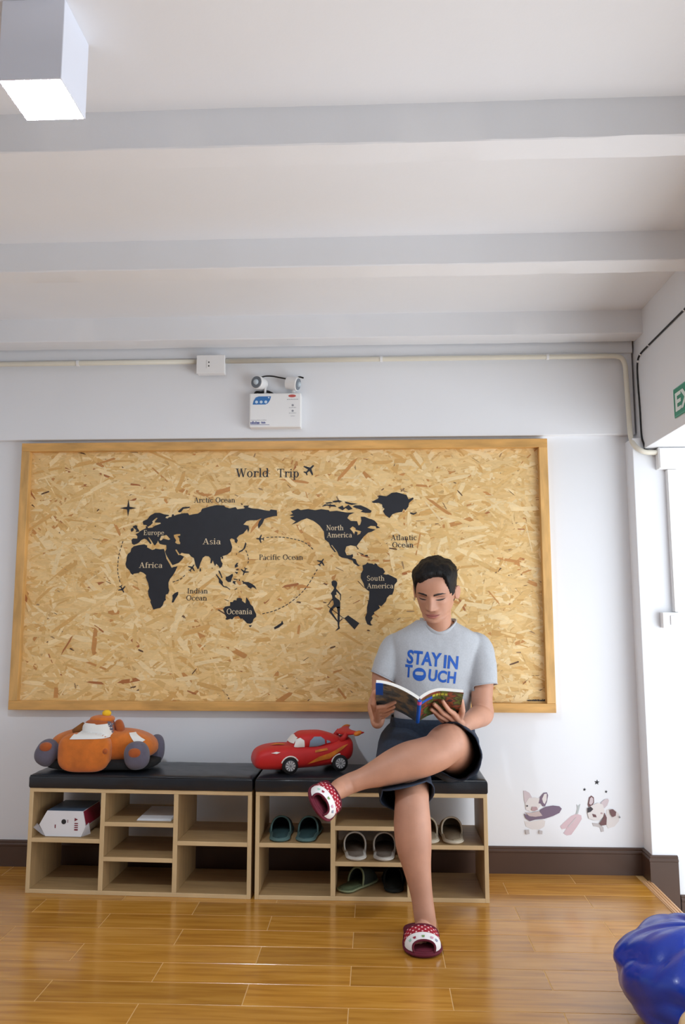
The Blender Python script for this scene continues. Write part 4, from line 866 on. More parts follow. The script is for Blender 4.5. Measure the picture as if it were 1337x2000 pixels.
conform(flat_shape([[(-0.082, 0.138), (0.074, 0.140), (0.066, 0.194), (0.012, 0.190), (0.002, 0.194), (-0.044, 0.196)]], -0.2, 0.0), BVHTree.FromPolygons([Vector(p) for p in cab.v + hood.v], list(cab.f) + [tuple(i + len(cab.v) for i in f) for f in hood.f]), (0, 1, 0), 0.003).build('windscreen', m_wp, tt, smooth=True)
superell((0.014, -0.010, 0.207), (0.052, 0.042, 0.016), 0.8, lump=0.08, sd=2).build('roof', m_or, tt, smooth=True)
superell((0.034, -0.012, 0.231), (0.019, 0.017, 0.014), 0.95).build('roof_light', m_yp, tt, smooth=True)
superell((-0.200, -0.050, 0.072), (0.050, 0.048, 0.056), 0.85, M=Matrix.Rotation(0.5, 3, 'Y'), lump=0.05, sd=8).build('wheel', m_gp, tt, smooth=True)
superell((0.188, -0.070, 0.066), (0.052, 0.046, 0.058), 0.85, M=Matrix.Rotation(-0.15, 3, 'Y'), lump=0.05, sd=9).build('wheel', m_gp, tt, smooth=True)
superell((0.228, 0.085, 0.070), (0.034, 0.03, 0.060), 0.85, lump=0.05, sd=11).build('wheel', m_gp, tt, smooth=True)
wl = superell((-0.196, -0.082, 0.100), (0.026, 0.020, 0.020), 0.9).build('hub', m_or2, tt, smooth=True)
superell((0.190, -0.104, 0.082), (0.027, 0.016, 0.021), 0.9).build('hub', m_or2, tt, smooth=True)
MB().tube([(-0.094, -0.03, 0.150), (-0.052, -0.03, 0.178)], [0.020, 0.021], 14).build('mirror', m_brp, tt, smooth=True)
superell((0.092, -0.010, 0.176), (0.018, 0.02, 0.030), 0.8, M=Matrix.Rotation(-0.35, 3, 'Y')).build('mirror', m_or2, tt, smooth=True)
conform(flat_shape([[(0.140, 0.152), (0.162, 0.152), (0.208, 0.122), (0.182, 0.104)]], -0.2, 0.0), bvh_of(bd), (0, 1, 0), 0.003).build('patch', m_wp, tt, smooth=True)
conform(flat_shape([[(0.088, 0.150), (0.060, 0.205), (0.050, 0.203), (0.072, 0.150)]], -0.2, 0.0), BVHTree.FromPolygons([Vector(p) for p in cab.v], cab.f), (0, 1, 0), 0.003).build('pillar_trim', m_gp, tt, smooth=True)
superell((-0.098, -0.105, 0.094), (0.011, 0.010, 0.011), 1.0, 14, 10).build('headlight', m_wp, tt, smooth=True)
superell((0.066, -0.110, 0.090), (0.012, 0.010, 0.012), 1.0, 14, 10).build('headlight', m_or2, tt, smooth=True)

# red plush car: +x local is the tail
m_rp = mat('red_plush', rgb(192, 18, 20), 0.55, var=0.08, scale=14, sheen=0.1); m_glass = mat('grey_blue_felt', rgb(128, 146, 166), 0.7, var=0.05)
m_flame = mat('orange_gold_print', rgb(206, 118, 30), 0.6, var=0.25, scale=30); m_tyre = mat('black_felt', rgb(18, 18, 20), 0.8); m_hub = mat('grey_hub_print', rgb(126, 128, 132), 0.6)
ct = empty('plush_car', (0.135, -0.222, ZT + 0.002), 0.32); ct.scale = (0.93, 0.93, 0.93); tag(ct, 'red plush sports car with rear wing on the black bench seat', 'plush toy')
secs = [(-0.232, .050, .040, .066), (-0.224, .070, .026, .086), (-0.205, .082, .018, .104), (-0.165, .090, .014, .116), (-0.11, .093, .012, .120), (-0.05, .093, .014, .118), (0.02, .094, .016, .118), (0.09, .096, .020, .124), (0.15, .096, .026, .134), (0.19, .090, .036, .140), (0.212, .078, .050, .138), (0.222, .060, .070, .125)]
def section(x, hw, z0, z1, n=28, e=0.62):
    zc, hz = (z0 + z1) / 2, (z1 - z0) / 2
    def sp(v): return math.copysign(abs(v) ** e, v)
    return [(x, hw * sp(math.cos(2 * PI * k / n)), zc + hz * sp(math.sin(2 * PI * k / n))) for k in range(n)]
def smooth_secs(S_, n=4):
    P = spline([(s[0], s[1], s[2]) for s in S_], n); Q = spline([(s[0], s[3], 0) for s in S_], n)
    return [(p.x, p.y, p.z, q.y) for p, q in zip(P, Q)]
car = MB().loft([section(*s) for s in smooth_secs(secs)]); cbo = car.build('body', m_rp, ct, smooth=True)
cab2 = MB().loft([section(*s, e=0.8) for s in smooth_secs([(-0.075, .050, .090, .112), (-0.055, .066, .090, .138), (-0.02, .074, .090, .168), (0.03, .076, .090, .172), (0.08, .074, .090, .170), (0.13, .068, .090, .156), (0.17, .055, .090, .140)])])
cab2.build('cabin', m_rp, ct, smooth=True)
KB = BVHTree.FromPolygons([Vector(p) for p in cab2.v + car.v], list(cab2.f) + [tuple(i + len(cab2.v) for i in f) for f in car.f])
def side_patch(poly, name, m, off=0.0045): conform(flat_shape([poly], -0.3, 0.0), KB, (0, 1, 0), off, 0.008).build(name, m, ct, smooth=True)
side_patch([(0.010, .112), (0.014, .138), (0.034, .153), (0.066, .152), (0.082, .140), (0.084, .122), (0.05, .113)], 'side_window', m_glass)
side_patch([(0.092, .124), (0.091, .138), (0.104, .134), (0.112, .127)], 'rear_window', m_glass)
side_patch([(-0.004, .040), (0.05, .052), (0.10, .060), (0.16, .098), (0.19, .118), (0.165, .112), (0.10, .084), (0.05, .070), (0.02, .054)], 'flank_stripe', m_flame)
side_patch([(0.034, .088), (0.062, .092), (0.092, .096), (0.090, .104), (0.06, .101), (0.034, .097)], 'flank_stripe', m_flame)
side_patch([(-0.165, .094), (-0.142, .098), (-0.124, .096), (-0.140, .090)], 'light_streak', m_wp)
# windscreen laid on the front of the cabin
ws = MB(); n_ = 14
for (y0, y1) in ((-0.062, 0.062),):
    ws.add([(-0.3, y0, .126), (-0.3, y1, .126), (-0.3, y1 * .86, .150), (-0.3, 0, .156), (-0.3, y0 * .86, .150)], [(0, 1, 2, 3, 4)])
conform(ws, KB, (1, 0, 0), 0.0045, 0.008).build('windscreen', m_wp, ct, smooth=True)
conform(flat_shape([[(-0.058, .112), (-0.010, .112), (-0.012, .140), (-0.028, .150), (-0.046, .142)]], -0.3, 0.0), KB, (0, 1, 0), 0.0045, 0.008).build('windscreen', m_wp, ct, smooth=True)
cs = MB(); cs.add([(-0.16, -0.03, .3), (-0.10, -0.045, .3), (-0.09, -0.03, .3), (-0.13, -0.005, .3)], [(0, 1, 2, 3)])
conform(cs, KB, (0, 0, -1), 0.004, 0.008).build('bonnet_stripe', m_flame, ct, smooth=True)
for x in (-0.080, 0.150):
    for sy in (-1, 1):
        w = MB().tube([(x, sy * 0.062, 0.037), (x, sy * 0.066, 0.037), (x, sy * 0.096, 0.037), (x, sy * 0.100, 0.037)], [0.032, 0.036, 0.036, 0.031], 26).build('wheel', m_tyre, ct, smooth=True)
        MB().tube([(x, sy * 0.0995, 0.037), (x, sy * 0.1025, 0.037)], [0.024, 0.022], 22).build('hub', m_hub, w)
        sp_ = MB()
        for k in range(10):
            a = 2 * PI * k / 10
            sp_.tube([(x + 0.006 * math.cos(a), sy * 0.1030, 0.037 + 0.006 * math.sin(a)), (x + 0.0215 * math.cos(a), sy * 0.1030, 0.037 + 0.0215 * math.sin(a))], [0.0012, 0.0026], 6)
        sp_.build('spokes', mat('pale_spoke_print', rgb(206, 208, 210), 0.5), w)['kind'] = 'stuff'
MB().tube([(x_, y_, z_) for x_, y_, z_ in [(-0.080 + 0.040 * math.cos(a), -0.094, 0.037 + 0.040 * math.sin(a)) for a in [PI * (0.15 + 0.75 * k / 12) for k in range(13)]]], 0.0030, 8).build('wheel_arch', m_wp, ct, smooth=True)
MB().tube([(0.150 + 0.040 * math.cos(a), -0.096, 0.037 + 0.040 * math.sin(a)) for a in [PI * (0.5 + 0.45 * k / 12) for k in range(13)]], 0.0030, 8).build('wheel_arch', m_wp, ct, smooth=True)
# rear wing: two struts and a swept blade with pointed ends
rings = []
for k in range(15):
    s = -1 + 2 * k / 14; q = abs(s) ** 2.2
    x = 0.196 + 0.050 * q; z = 0.160 + 0.008 * q; c_ = 0.034 * (1 - 0.62 * q); th = 0.010 * (1 - 0.55 * q)
    rings.append([(x + c_ * math.cos(2 * PI * j / 12), s * 0.112, z + th * math.sin(2 * PI * j / 12) + 0.14 * c_ * math.cos(2 * PI * j / 12)) for j in range(12)])
MB().loft(rings).build('rear_wing', m_rp, ct, smooth=True)
for s in (-1, 1):
    MB().tube([(0.165, s * 0.06, 0.128), (0.190, s * 0.066, 0.158)], [0.014, 0.010], 10).build('wing_strut', m_rp, ct, smooth=True)
    superell((0.232, s * 0.100, 0.165), (0.020, 0.016, 0.010), 0.9, 14, 8, M=Matrix.Rotation(-0.3, 3, 'Y')).build('wing_tip', m_flame, ct, smooth=True)

# ---------------------------------------------------------------- beanbag and stool in the foreground
def beanbag():
    mb = MB(); rr = []; rings, seg = 60, 120
    for i in range(rings + 1):
        t = -PI / 2 + 0.015 + (PI - 0.03) * i / rings; ring = []
        for k in range(seg):
            a = 2 * PI * k / seg
            ct_, st = math.cos(t), math.sin(t)
            rad = 0.262 * abs(ct_) ** 0.72; z = 0.126 + 0.126 * math.copysign(abs(st) ** 0.8, st)
            if st > 0: z += 0.020 * st ** 3
            ps = (a * 6 / (2 * PI) + 0.32) % 1.0; dd = min(ps, 1 - ps) * 2 * PI / 6
            crease = -0.003 * math.exp(-(dd / 0.045) ** 2) * abs(ct_) ** 0.5
            p = Vector((math.cos(a), math.sin(a), z * 3))
            q_ = Vector((math.cos(a) * 2.6, math.sin(a) * 2.6, z * 9)); fold = 0.050 * (abs(noise.noise(Vector((q_.x * 0.55 + 3, q_.y * 0.55 + 1, q_.z * 0.75 + 9)))) - 0.2) + 0.022 * (abs(noise.noise(Vector((q_.x + 1, q_.y + 5, q_.z * 1.3 + 2)))) - 0.2) + 0.005 * math.exp(-((z - 0.165 - 0.02 * math.sin(2 * a)) / 0.022) ** 2)
            rad += (crease + fold) * (0.35 + 0.65 * abs(ct_)); z += fold * 0.7 * max(st, 0)
            ring.append((rad * math.cos(a), rad * math.sin(a), max(z, 0.0)))
        rr.append(ring)
    return mb.loft(rr)
m_bb = mat('blue_faux_leather', rgb(6, 52, 166), 0.28, var=0.08, scale=5, bump=0.08, bscale=240, coat=0.2)
bb = empty('beanbag', (1.388, -1.27, 0.001)); tag(bb, 'shiny blue faux leather beanbag on the wood look floor', 'beanbag')
beanbag().build('cover', m_bb, bb, smooth=True)
st = empty('wooden_stool', (1.245, -1.80, 0)); tag(st, 'round tan wooden stool standing in front of the blue beanbag', 'stool')
m_st = mat('tan_stool_wood', rgb(198, 160, 106), 0.4, var=0.1, scale=4, stretch=(1, 14, 1))
rs = [[(r * math.cos(2 * PI * k / 48), r * math.sin(2 * PI * k / 48), z) for k in range(48)] for r, z in ((0.10, .232), (0.140, .232), (0.147, .237), (0.150, .245), (0.147, .254), (0.140, .258), (0.05, .259))]
MB().loft(rs).build('seat', m_st, st, smooth=True)
for k in range(4):
    a = PI / 4 + k * PI / 2; c_, s_ = math.cos(a), math.sin(a)
    MB().tube([(0.125 * c_, 0.125 * s_, 0.0), (0.095 * c_, 0.095 * s_, 0.234)], [0.012, 0.016], 12).build('leg', m_st, st, smooth=True)

# ---------------------------------------------------------------- the seated man
PO = Vector((0.68, -0.30, 0.0))
man = empty('person', PO); tag(man, 'person in grey t-shirt and navy shorts sitting cross-legged on the bench reading', 'person')
PM_ = Matrix.Translation(-PO)
m_skin = mat('skin', rgb(192, 141, 116), 0.50, var=0.09, scale=14, bump=0.06, bscale=300, spec=0.4)
m_hair = mat('black_hair', rgb(13, 12, 13), 0.55, var=0.3, scale=60, bump=0.7, bscale=200, stretch=(1, 1, 0.35), spec=0.25)
m_shirt = mat('heather_grey_jersey', rgb(180, 183, 188), 0.9, var=0.06, scale=160, bump=0.12, bscale=700, sheen=0.1)
m_short = mat('navy_denim', rgb(40, 52, 70), 0.85, var=0.2, scale=90, bump=0.1, bscale=500)
m_blue = mat('blue_shirt_print', rgb(30, 88, 178), 0.7, var=0.08, scale=120)

def remesh(mb, vox, name, smooth_it=2, fac=0.5):
    me = bpy.data.meshes.new('tmp'); me.from_pydata(mb.v, [], mb.f); me.update()
    bm = bmesh.new(); bm.from_mesh(me); bmesh.ops.recalc_face_normals(bm, faces=bm.faces); bm.to_mesh(me); bm.free()
    ob = bpy.data.objects.new('tmp', me); COL.objects.link(ob)
    md = ob.modifiers.new('r', 'REMESH'); md.mode = 'VOXEL'; md.voxel_size = vox; md.adaptivity = 0
    if smooth_it:
        s = ob.modifiers.new('s', 'SMOOTH'); s.factor = fac; s.iterations = smooth_it
    dg = bpy.context.evaluated_depsgraph_get(); dg.update()
    out = bpy.data.meshes.new_from_object(ob.evaluated_get(dg)); out.name = name
    bpy.data.objects.remove(ob); bpy.data.meshes.remove(me)
    return out
def finish(me, name, material, parent, smooth=True):
    me.transform(PM_); me.materials.clear(); me.materials.append(material)
    if smooth: me.polygons.foreach_set('use_smooth', [True] * len(me.polygons))
    me.update(); return link(name, me, parent)
def limb(mb, pts, rad, n=7, seg=44):
    P = spline(pts, n); R = [q.x for q in spline([(r, 0, 0) for r in rad], n)]
    mb.tube(P, R, seg); mb.ell(P[0], R[0] * 0.98, 16, 10); mb.ell(P[-1], R[-1] * 0.98, 16, 10)
    return mb
def chain(mb, pts, rad, seg=12):
    mb.tube(pts, rad, seg)
    for p, r in zip(pts, rad): mb.ell(p, r, 12, 8)

# ---- the book: a frame on the lap; t runs up the spine, n leaves the pages towards the reader
BK = Vector((0.6066,-0.5350,0.7184)); BT = Vector((0, -math.cos(math.radians(31)), math.sin(math.radians(31)))); BN = Vector((0, math.sin(math.radians(31)), math.cos(math.radians(31))))
BHT, BWL, BWR = 0.200, 0.168, 0.170
def cover_h(s, side):
    if side < 0: u = min(s / BWL, 1.0); return 0.070 * (1 - (1 - u) ** 1.9)
    u = min(s / BWR, 1.0); return 0.040 * (1 - (1 - min(u * 1.7, 1)) ** 2.4) - 0.014 * max(0, u - 0.45)
def bp(s, a, side, off=0.0):
    """point on a cover: s from the spine, a up the spine, off outward from the cover"""
    e = 0.002; h = cover_h(s, side); dh = (cover_h(s + e, side) - cover_h(max(s - e, 0), side)) / (2 * e if s > e else e)
    nrm = Vector((-side * dh, 0, 0)) + BN; nrm.normalize()
    k = 1.0 - 0.045 * s / 0.168
    return BK + Vector((side * s * k, 0, 0)) + BN * h + BT * a - nrm * off

body = MB()
# planted right leg
limb(body, [(0.590, -.20, .560), (0.583, -.40, .548), (0.5799,-0.5800,0.4617), (0.5781,-0.6120,0.4324), (0.5785,-0.6280,0.3637), (0.5827,-0.6400,0.2897), (0.5940,-0.6550,0.2144), (0.6070,-0.6680,0.1346), (0.6166,-0.6760,0.0646), (0.6235,-0.6720,0.0148)],
     [0.092, 0.080, 0.064, 0.0640, 0.0685, 0.0645, 0.0495, 0.0395, 0.0385, 0.036])
body.ell((0.5811,-0.6320,0.4482), (0.044, 0.036, 0.048), 24, 16)
RF = Vector((0.5967,-0.8417,0.0000)); AK = Vector((0.6183,-0.6760,0.0560))
limb(body, [AK + Vector((0, 0.03, -0.055)), AK + Vector((-0.004, -0.02, -0.04)), (RF.x + 0.004, -0.738, 0.043), (RF.x, -0.765, 0.036), (RF.x - 0.004, -0.795, 0.034)], [0.032, 0.035, 0.028, 0.024, 0.014])
for k in range(5):
    body.ell((RF.x + 0.030 - 0.016 * k, -0.800 + 0.005 * abs(k - 3.6), 0.029), (0.0085, 0.014, 0.0085), 12, 8)
# crossed left leg
limb(body, [(0.775, -.20, .566), (0.7553,-0.3800,0.5803), (0.7382,-0.5000,0.6211), (0.7153,-0.5600,0.6446), (0.6737,-0.5900,0.6194), (0.6225,-0.6050,0.6031), (0.5665,-0.6120,0.5891), (0.5049,-0.6180,0.5675), (0.4474,-0.6240,0.5460), (0.3959,-0.6300,0.5284), (0.3502,-0.6320,0.5118), (0.3234,-0.6280,0.4997)],
     [0.094, 0.088, 0.080, 0.0750, 0.0690, 0.0705, 0.0705, 0.0630, 0.0500, 0.0385, 0.0370, 0.0350])
body.ell((0.7293,-0.5780,0.6553), (0.056, 0.046, 0.056), 28, 18)
# left foot, sole turned to the side, toes towards the viewer
FH, FT_ = Vector((0.2928,-0.5900,0.4742)), Vector((0.2444,-0.8000,0.4730))
FY_ = (FT_ - FH).normalized(); FZ_ = Vector((0.80, -0.10, 0.56)); FZ_ = (FZ_ - FY_ * FZ_.dot(FY_)).normalized(); FX_ = FY_.cross(FZ_)
FMID = (FH + FT_) / 2
def fp(x, y, z): return FMID + FX_ * x + FY_ * y + FZ_ * z
limb(body, [fp(0, -0.085, 0.012), fp(0, -0.06, 0.035), fp(0.002, -0.015, 0.036), fp(0.004, 0.028, 0.026), fp(0.004, 0.055, 0.018)], [0.031, 0.036, 0.031, 0.025, 0.015])
limb(body, [(0.3502,-0.6320,0.5118), fp(0, -0.05, 0.045), fp(0.002, -0.01, 0.034)], [0.036, 0.036, 0.029])
for k in range(5):
    body.ell(fp(0.028 - 0.014 * k, 0.060 - 0.005 * abs(k - 1), 0.013), (0.009, 0.009, 0.009), 12, 8)
# trunk
TR = [(0.46, .168, .125, -.190), (0.52, .176, .130, -.188), (0.60, .168, .118, -.190), (0.70, .156, .106, -.200), (0.80, .158, .104, -.212), (0.90, .172, .104, -.226), (0.98, .186, .098, -.234), (1.02, .186, .090, -.240), (1.05, .168, .080, -.246), (1.073, .128, .070, -.252), (1.092, .094, .062, -.257), (1.108, .072, .057, -.262)]
TX0 = Vector((0.7020,-0.2500,1.0235)).x; TX1 = Vector((0.6823,-0.2000,0.6110)).x
def trunk_c(z): return TX1 + (TX0 - TX1) * min(1, max(0, (z - 0.6) / 0.45))
def trunk_rings(grow, lo=0.0, hi=9.0, seg=44, sq=0.86):
    S_ = [s for s in TR if lo <= s[0] <= hi]; P = spline([s[:3] for s in S_], 5); Q = spline([(s[3], 0, 0) for s in S_], 5); rr = []
    for p, q in zip(P, Q):
        ring = []
        for k in range(seg):
            a = 2 * PI * k / seg; c, s = math.cos(a), math.sin(a)
            ring.append((trunk_c(p.x) + (p.y + grow) * math.copysign(abs(c) ** sq, c), q.x + (p.z + grow) * math.copysign(abs(s) ** sq, s), p.x))
        rr.append(ring)
    return rr
body.loft(trunk_rings(-0.006))
limb(body, [(0.7165,-0.2620,1.0326), (0.7131,-0.2850,1.0763), (0.7094,-0.3150,1.1325), (0.7095,-0.3220,1.1752)], [0.064, 0.056, 0.054, 0.054])
# arms
SR, SL = Vector((0.5296,-0.2320,0.9920)), Vector((0.8799,-0.2320,0.9928))
ER, EL = Vector((0.4556,-0.2500,0.7569)), Vector((0.8919,-0.2900,0.7223))
WR, WL = bp(0.160, -0.085, -1, 0.030) + Vector((0, 0.02, -0.004)), bp(0.190, -0.060, 1, 0.016)
limb(body, [SR, SR * 0.62 + ER * 0.38 + Vector((-.020, 0.004, 0)), SR * 0.2 + ER * 0.8, ER, ER * 0.72 + WR * 0.28, ER * 0.3 + WR * 0.7, WR], [0.052, 0.047, 0.042, 0.042, 0.043, 0.033, 0.027])
limb(body, [SL, SL * 0.62 + EL * 0.38 + Vector((.014, 0.012, 0)), SL * 0.2 + EL * 0.8, EL, EL * 0.72 + WL * 0.28, EL * 0.3 + WL * 0.7, WL], [0.052, 0.048, 0.044, 0.044, 0.044, 0.034, 0.028])
# hands: four fingers laid over the covers, thumb inside on the pages
def hand(side, tips, mcps, wrist, thumb):
    rads = (0.0086, 0.0090, 0.0086, 0.0074)
    for (st_, at_), (sm, am), r in zip(tips, mcps, rads):
        tip, mcp = bp(st_, at_, side, r + 0.001), bp(sm, am, side, r + 0.008)
        p1 = bp(sm + (st_ - sm) * 0.42, am + (at_ - am) * 0.42, side, r + 0.013); p2 = bp(sm + (st_ - sm) * 0.75, am + (at_ - am) * 0.75, side, r + 0.008)
        chain(body, [mcp, p1, p2, tip], [r * 1.22, r * 1.08, r * 1.0, r * 0.86])
        mid = (mcp + wrist) / 2
        chain(body, [mcp, mid, wrist], [r * 1.3, r * 1.6, r * 1.9])
    chain(body, thumb, [0.016, 0.0125, 0.0115, 0.0095])
hand(1, [(0.092, 0.136), (0.056, 0.118), (0.046, 0.078), (0.066, 0.024)], [(0.142, 0.050), (0.130, 0.014), (0.124, -0.020), (0.124, -0.052)], WL,
     [WL * 0.5 + bp(0.150, 0.02, 1, 0.0) * 0.5, bp(0.178, 0.050, 1, 0.004), bp(0.172, 0.085, 1, -0.020), bp(0.150, 0.105, 1, -0.026)])
hand(-1, [(0.086, 0.092), (0.090, 0.048), (0.094, 0.006), (0.108, -0.034)], [(0.152, 0.022), (0.160, -0.014), (0.160, -0.046), (0.152, -0.074)], WR,
     [WR * 0.5 + bp(0.165, -0.02, -1, 0.0) * 0.5, bp(0.180, 0.030, -1, 0.002), bp(0.172, 0.070, -1, -0.022), bp(0.150, 0.095, -1, -0.028)])

# ---- head
HS = 1.09
HM = Matrix.Translation((0.6979,-0.3450,1.2337)) @ Matrix.Rotation(math.radians(-17), 4, 'Z') @ Matrix.Rotation(math.radians(24), 4, 'X') @ Matrix.Rotation(math.radians(2), 4, 'Y') @ Matrix.Diagonal((1.15, 1.07, 0.99, 1.0))
SL_ = [(-.1155, .014, .074, .040), (-.1115, .026, .082, .015), (-.102, .040, .0885, -.012), (-.089, .050, .0900, -.038), (-.072, .0585, .0895, -.060), (-.048, .0635, .0895, -.076), (-.022, .0685, .0905, -.086), (.003, .0715, .0915, -.092), (.028, .0735, .0935, -.098), (.052, .0735, .0910, -.099), (.076, .0690, .0820, -.093), (.096, .0580, .0650, -.080), (.110, .0410, .0420, -.060), (.118, .0170, .0140, -.034)]
def g(x, s): return math.exp(-(x / s) ** 2)
def head_mesh():
    P = spline([(s[0], s[1], s[2]) for s in SL_], 8); Q = spline([(s[0], s[3], 0) for s in SL_], 8); rings = []; seg = 120
    for p, q in zip(P, Q):
        z, hw, f, b = p.x, p.y, p.z, q.y; ym = -0.008 if z > -0.09 else (f + b) / 2; ring = []
        for k in range(seg):
            a = 2 * PI * k / seg; c, s = math.cos(a), math.sin(a)
            e = 0.88
            x = hw * math.copysign(abs(c) ** e, c); yy = ym + ((f - ym) if s > 0 else (ym - b)) * math.copysign(abs(s) ** e, s)
            if s > 0.05:
                d = 0.0
                # nose
                if -0.062 < z < 0.03:
                    u = min(1, max(0, (0.020 - z) / 0.058)); hgt = 0.004 + 0.0235 * u ** 1.15; w = 0.0085 + 0.0050 * u
                    if z < -0.040: hgt *= max(0, 1 - ((-0.040 - z) / 0.015) ** 1.6)
                    if z > 0.012: hgt *= max(0, (0.03 - z) / 0.018)
                    d += hgt * g(x, w)
                    d += 0.0075 * (g(x - 0.0135, 0.0062) + g(x + 0.0135, 0.0062)) * g(z + 0.0435, 0.0075)
                d -= 0.0115 * (g(x - 0.031, 0.015) + g(x + 0.031, 0.015)) * g(z - 0.001, 0.0105)
                d += 0.0048 * (g(x - 0.031, 0.0115) + g(x + 0.031, 0.0115)) * g(z + 0.001, 0.0065)
                d += 0.0040 * (g(x - 0.028, 0.018) + g(x + 0.028, 0.018)) * g(z - 0.0195, 0.006)
                d += 0.0045 * g(x, 0.021) * g(z + 0.0685, 0.0050) + 0.0052 * g(x, 0.018) * g(z + 0.0795, 0.0055) - 0.0030 * g(x, 0.024) * g(z + 0.0738, 0.0022)
                d -= 0.0030 * g(x, 0.018) * g(z + 0.0905, 0.006)
                d += 0.0055 * g(x, 0.018) * g(z + 0.102, 0.009)
                d += 0.0030 * (g(x - 0.046, 0.014) + g(x + 0.046, 0.014)) * g(z + 0.022, 0.014)
                d -= 0.0022 * (g(x - 0.033, 0.008) + g(x + 0.033, 0.008)) * g(z + 0.060, 0.016)
                yy += d
            ring.append(HM @ Vector((x, -yy, z)))
        rings.append(ring)
    return MB().loft(rings)
head = head_mesh(); body.add(head.v, head.f)
for s in (-1, 1):
    ear = MB().ell((0, 0, 0), (0.0065, 0.0165, 0.0295), 18, 12)
    EM = HM @ Matrix.Translation((s * 0.0765, 0.006, -0.010)) @ Matrix.Rotation(s * -0.38, 4, 'Z') @ Matrix.Rotation(-0.18, 4, 'X')
    body.add([EM @ Vector(p) for p in ear.v], ear.f)
    rim = [EM @ Vector((s * 0.0035, 0.0155 * math.cos(a), 0.028 * math.sin(a))) for a in [PI * (-0.45 + 1.7 * k / 16) for k in range(17)]]
    body.tube(rim, 0.0034, 8)
bme = remesh(body, 0.0030, 'body', 2, 0.5)
BODY_BVH = BVHTree.FromPolygons([v.co.copy() for v in bme.vertices], [tuple(p.vertices) for p in bme.polygons])
HEAD_BVH = bvh_of(head)
bo = finish(bme, 'body', m_skin, man)

# features laid on the face
FDIR = (HM.to_3x3() @ Vector((0, 1, 0))).normalized()
def face_patch(polys, name, m, off=0.0012, sub=0.004):
    mb = MB()
    for p in polys: mb.add([HM @ Vector((x, -0.12, z)) for x, z in p], [tuple(range(len(p)))])
    q = conform(mb, BODY_BVH, FDIR, off, sub); q.build(name, m, bo, smooth=True, M=PM_)
m_brow = mat('dark_brow_hair', rgb(44, 32, 28), 0.7); m_lip = mat('lip_skin', rgb(180, 112, 102), 0.55, var=0.06); m_lash = mat('eyelash', rgb(30, 22, 20), 0.6); m_mouth = mat('mouth_line', rgb(92, 42, 40), 0.6)
m_lid = mat('eyelid_skin', rgb(140, 92, 76), 0.5)
for s in (-1, 1):
    face_patch([[(s * 0.0115, 0.0140), (s * 0.0125, 0.0220), (s * 0.026, 0.0265), (s * 0.041, 0.0255), (s * 0.053, 0.0175), (s * 0.041, 0.0195), (s * 0.026, 0.0185)]], 'eyebrow', m_brow)
    face_patch([[(s * 0.0150, -0.0032), (s * 0.023, -0.0036), (s * 0.032, -0.0040), (s * 0.041, -0.0034), (s * 0.0495, -0.0020), (s * 0.041, -0.0076), (s * 0.032, -0.0088), (s * 0.023, -0.0078)]], 'eyelashes', m_lash)
    face_patch([[(s * 0.016, 0.0050), (s * 0.025, 0.0088), (s * 0.036, 0.0088), (s * 0.048, 0.0040), (s * 0.036, 0.0066), (s * 0.025, 0.0066)]], 'eyelid_fold', m_lid, 0.0009)
    face_patch([[(s * 0.0060, -0.0535), (s * 0.0095, -0.0515), (s * 0.0125, -0.0530), (s * 0.0095, -0.0550)]], 'nostril', m_mouth, 0.0010)
face_patch([[(-0.0265, -0.0730), (-0.014, -0.0678), (-0.004, -0.0655), (0, -0.0668), (0.004, -0.0655), (0.014, -0.0678), (0.0265, -0.0730), (0.014, -0.0742), (0, -0.0738), (-0.014, -0.0742)], [(-0.0265, -0.0730), (-0.014, -0.0745), (0, -0.0742), (0.014, -0.0745), (0.0265, -0.0730), (0.016, -0.0815), (0.006, -0.0845), (-0.006, -0.0845), (-0.016, -0.0815)]], 'lips', m_lip, 0.0010, 0.003)
face_patch([[(-0.0300, -0.0700), (-0.015, -0.0732), (0, -0.0733), (0.015, -0.0732), (0.0300, -0.0695), (0.015, -0.0754), (0, -0.0751), (-0.015, -0.0754)]], 'mouth_line', m_mouth, 0.0016, 0.003)

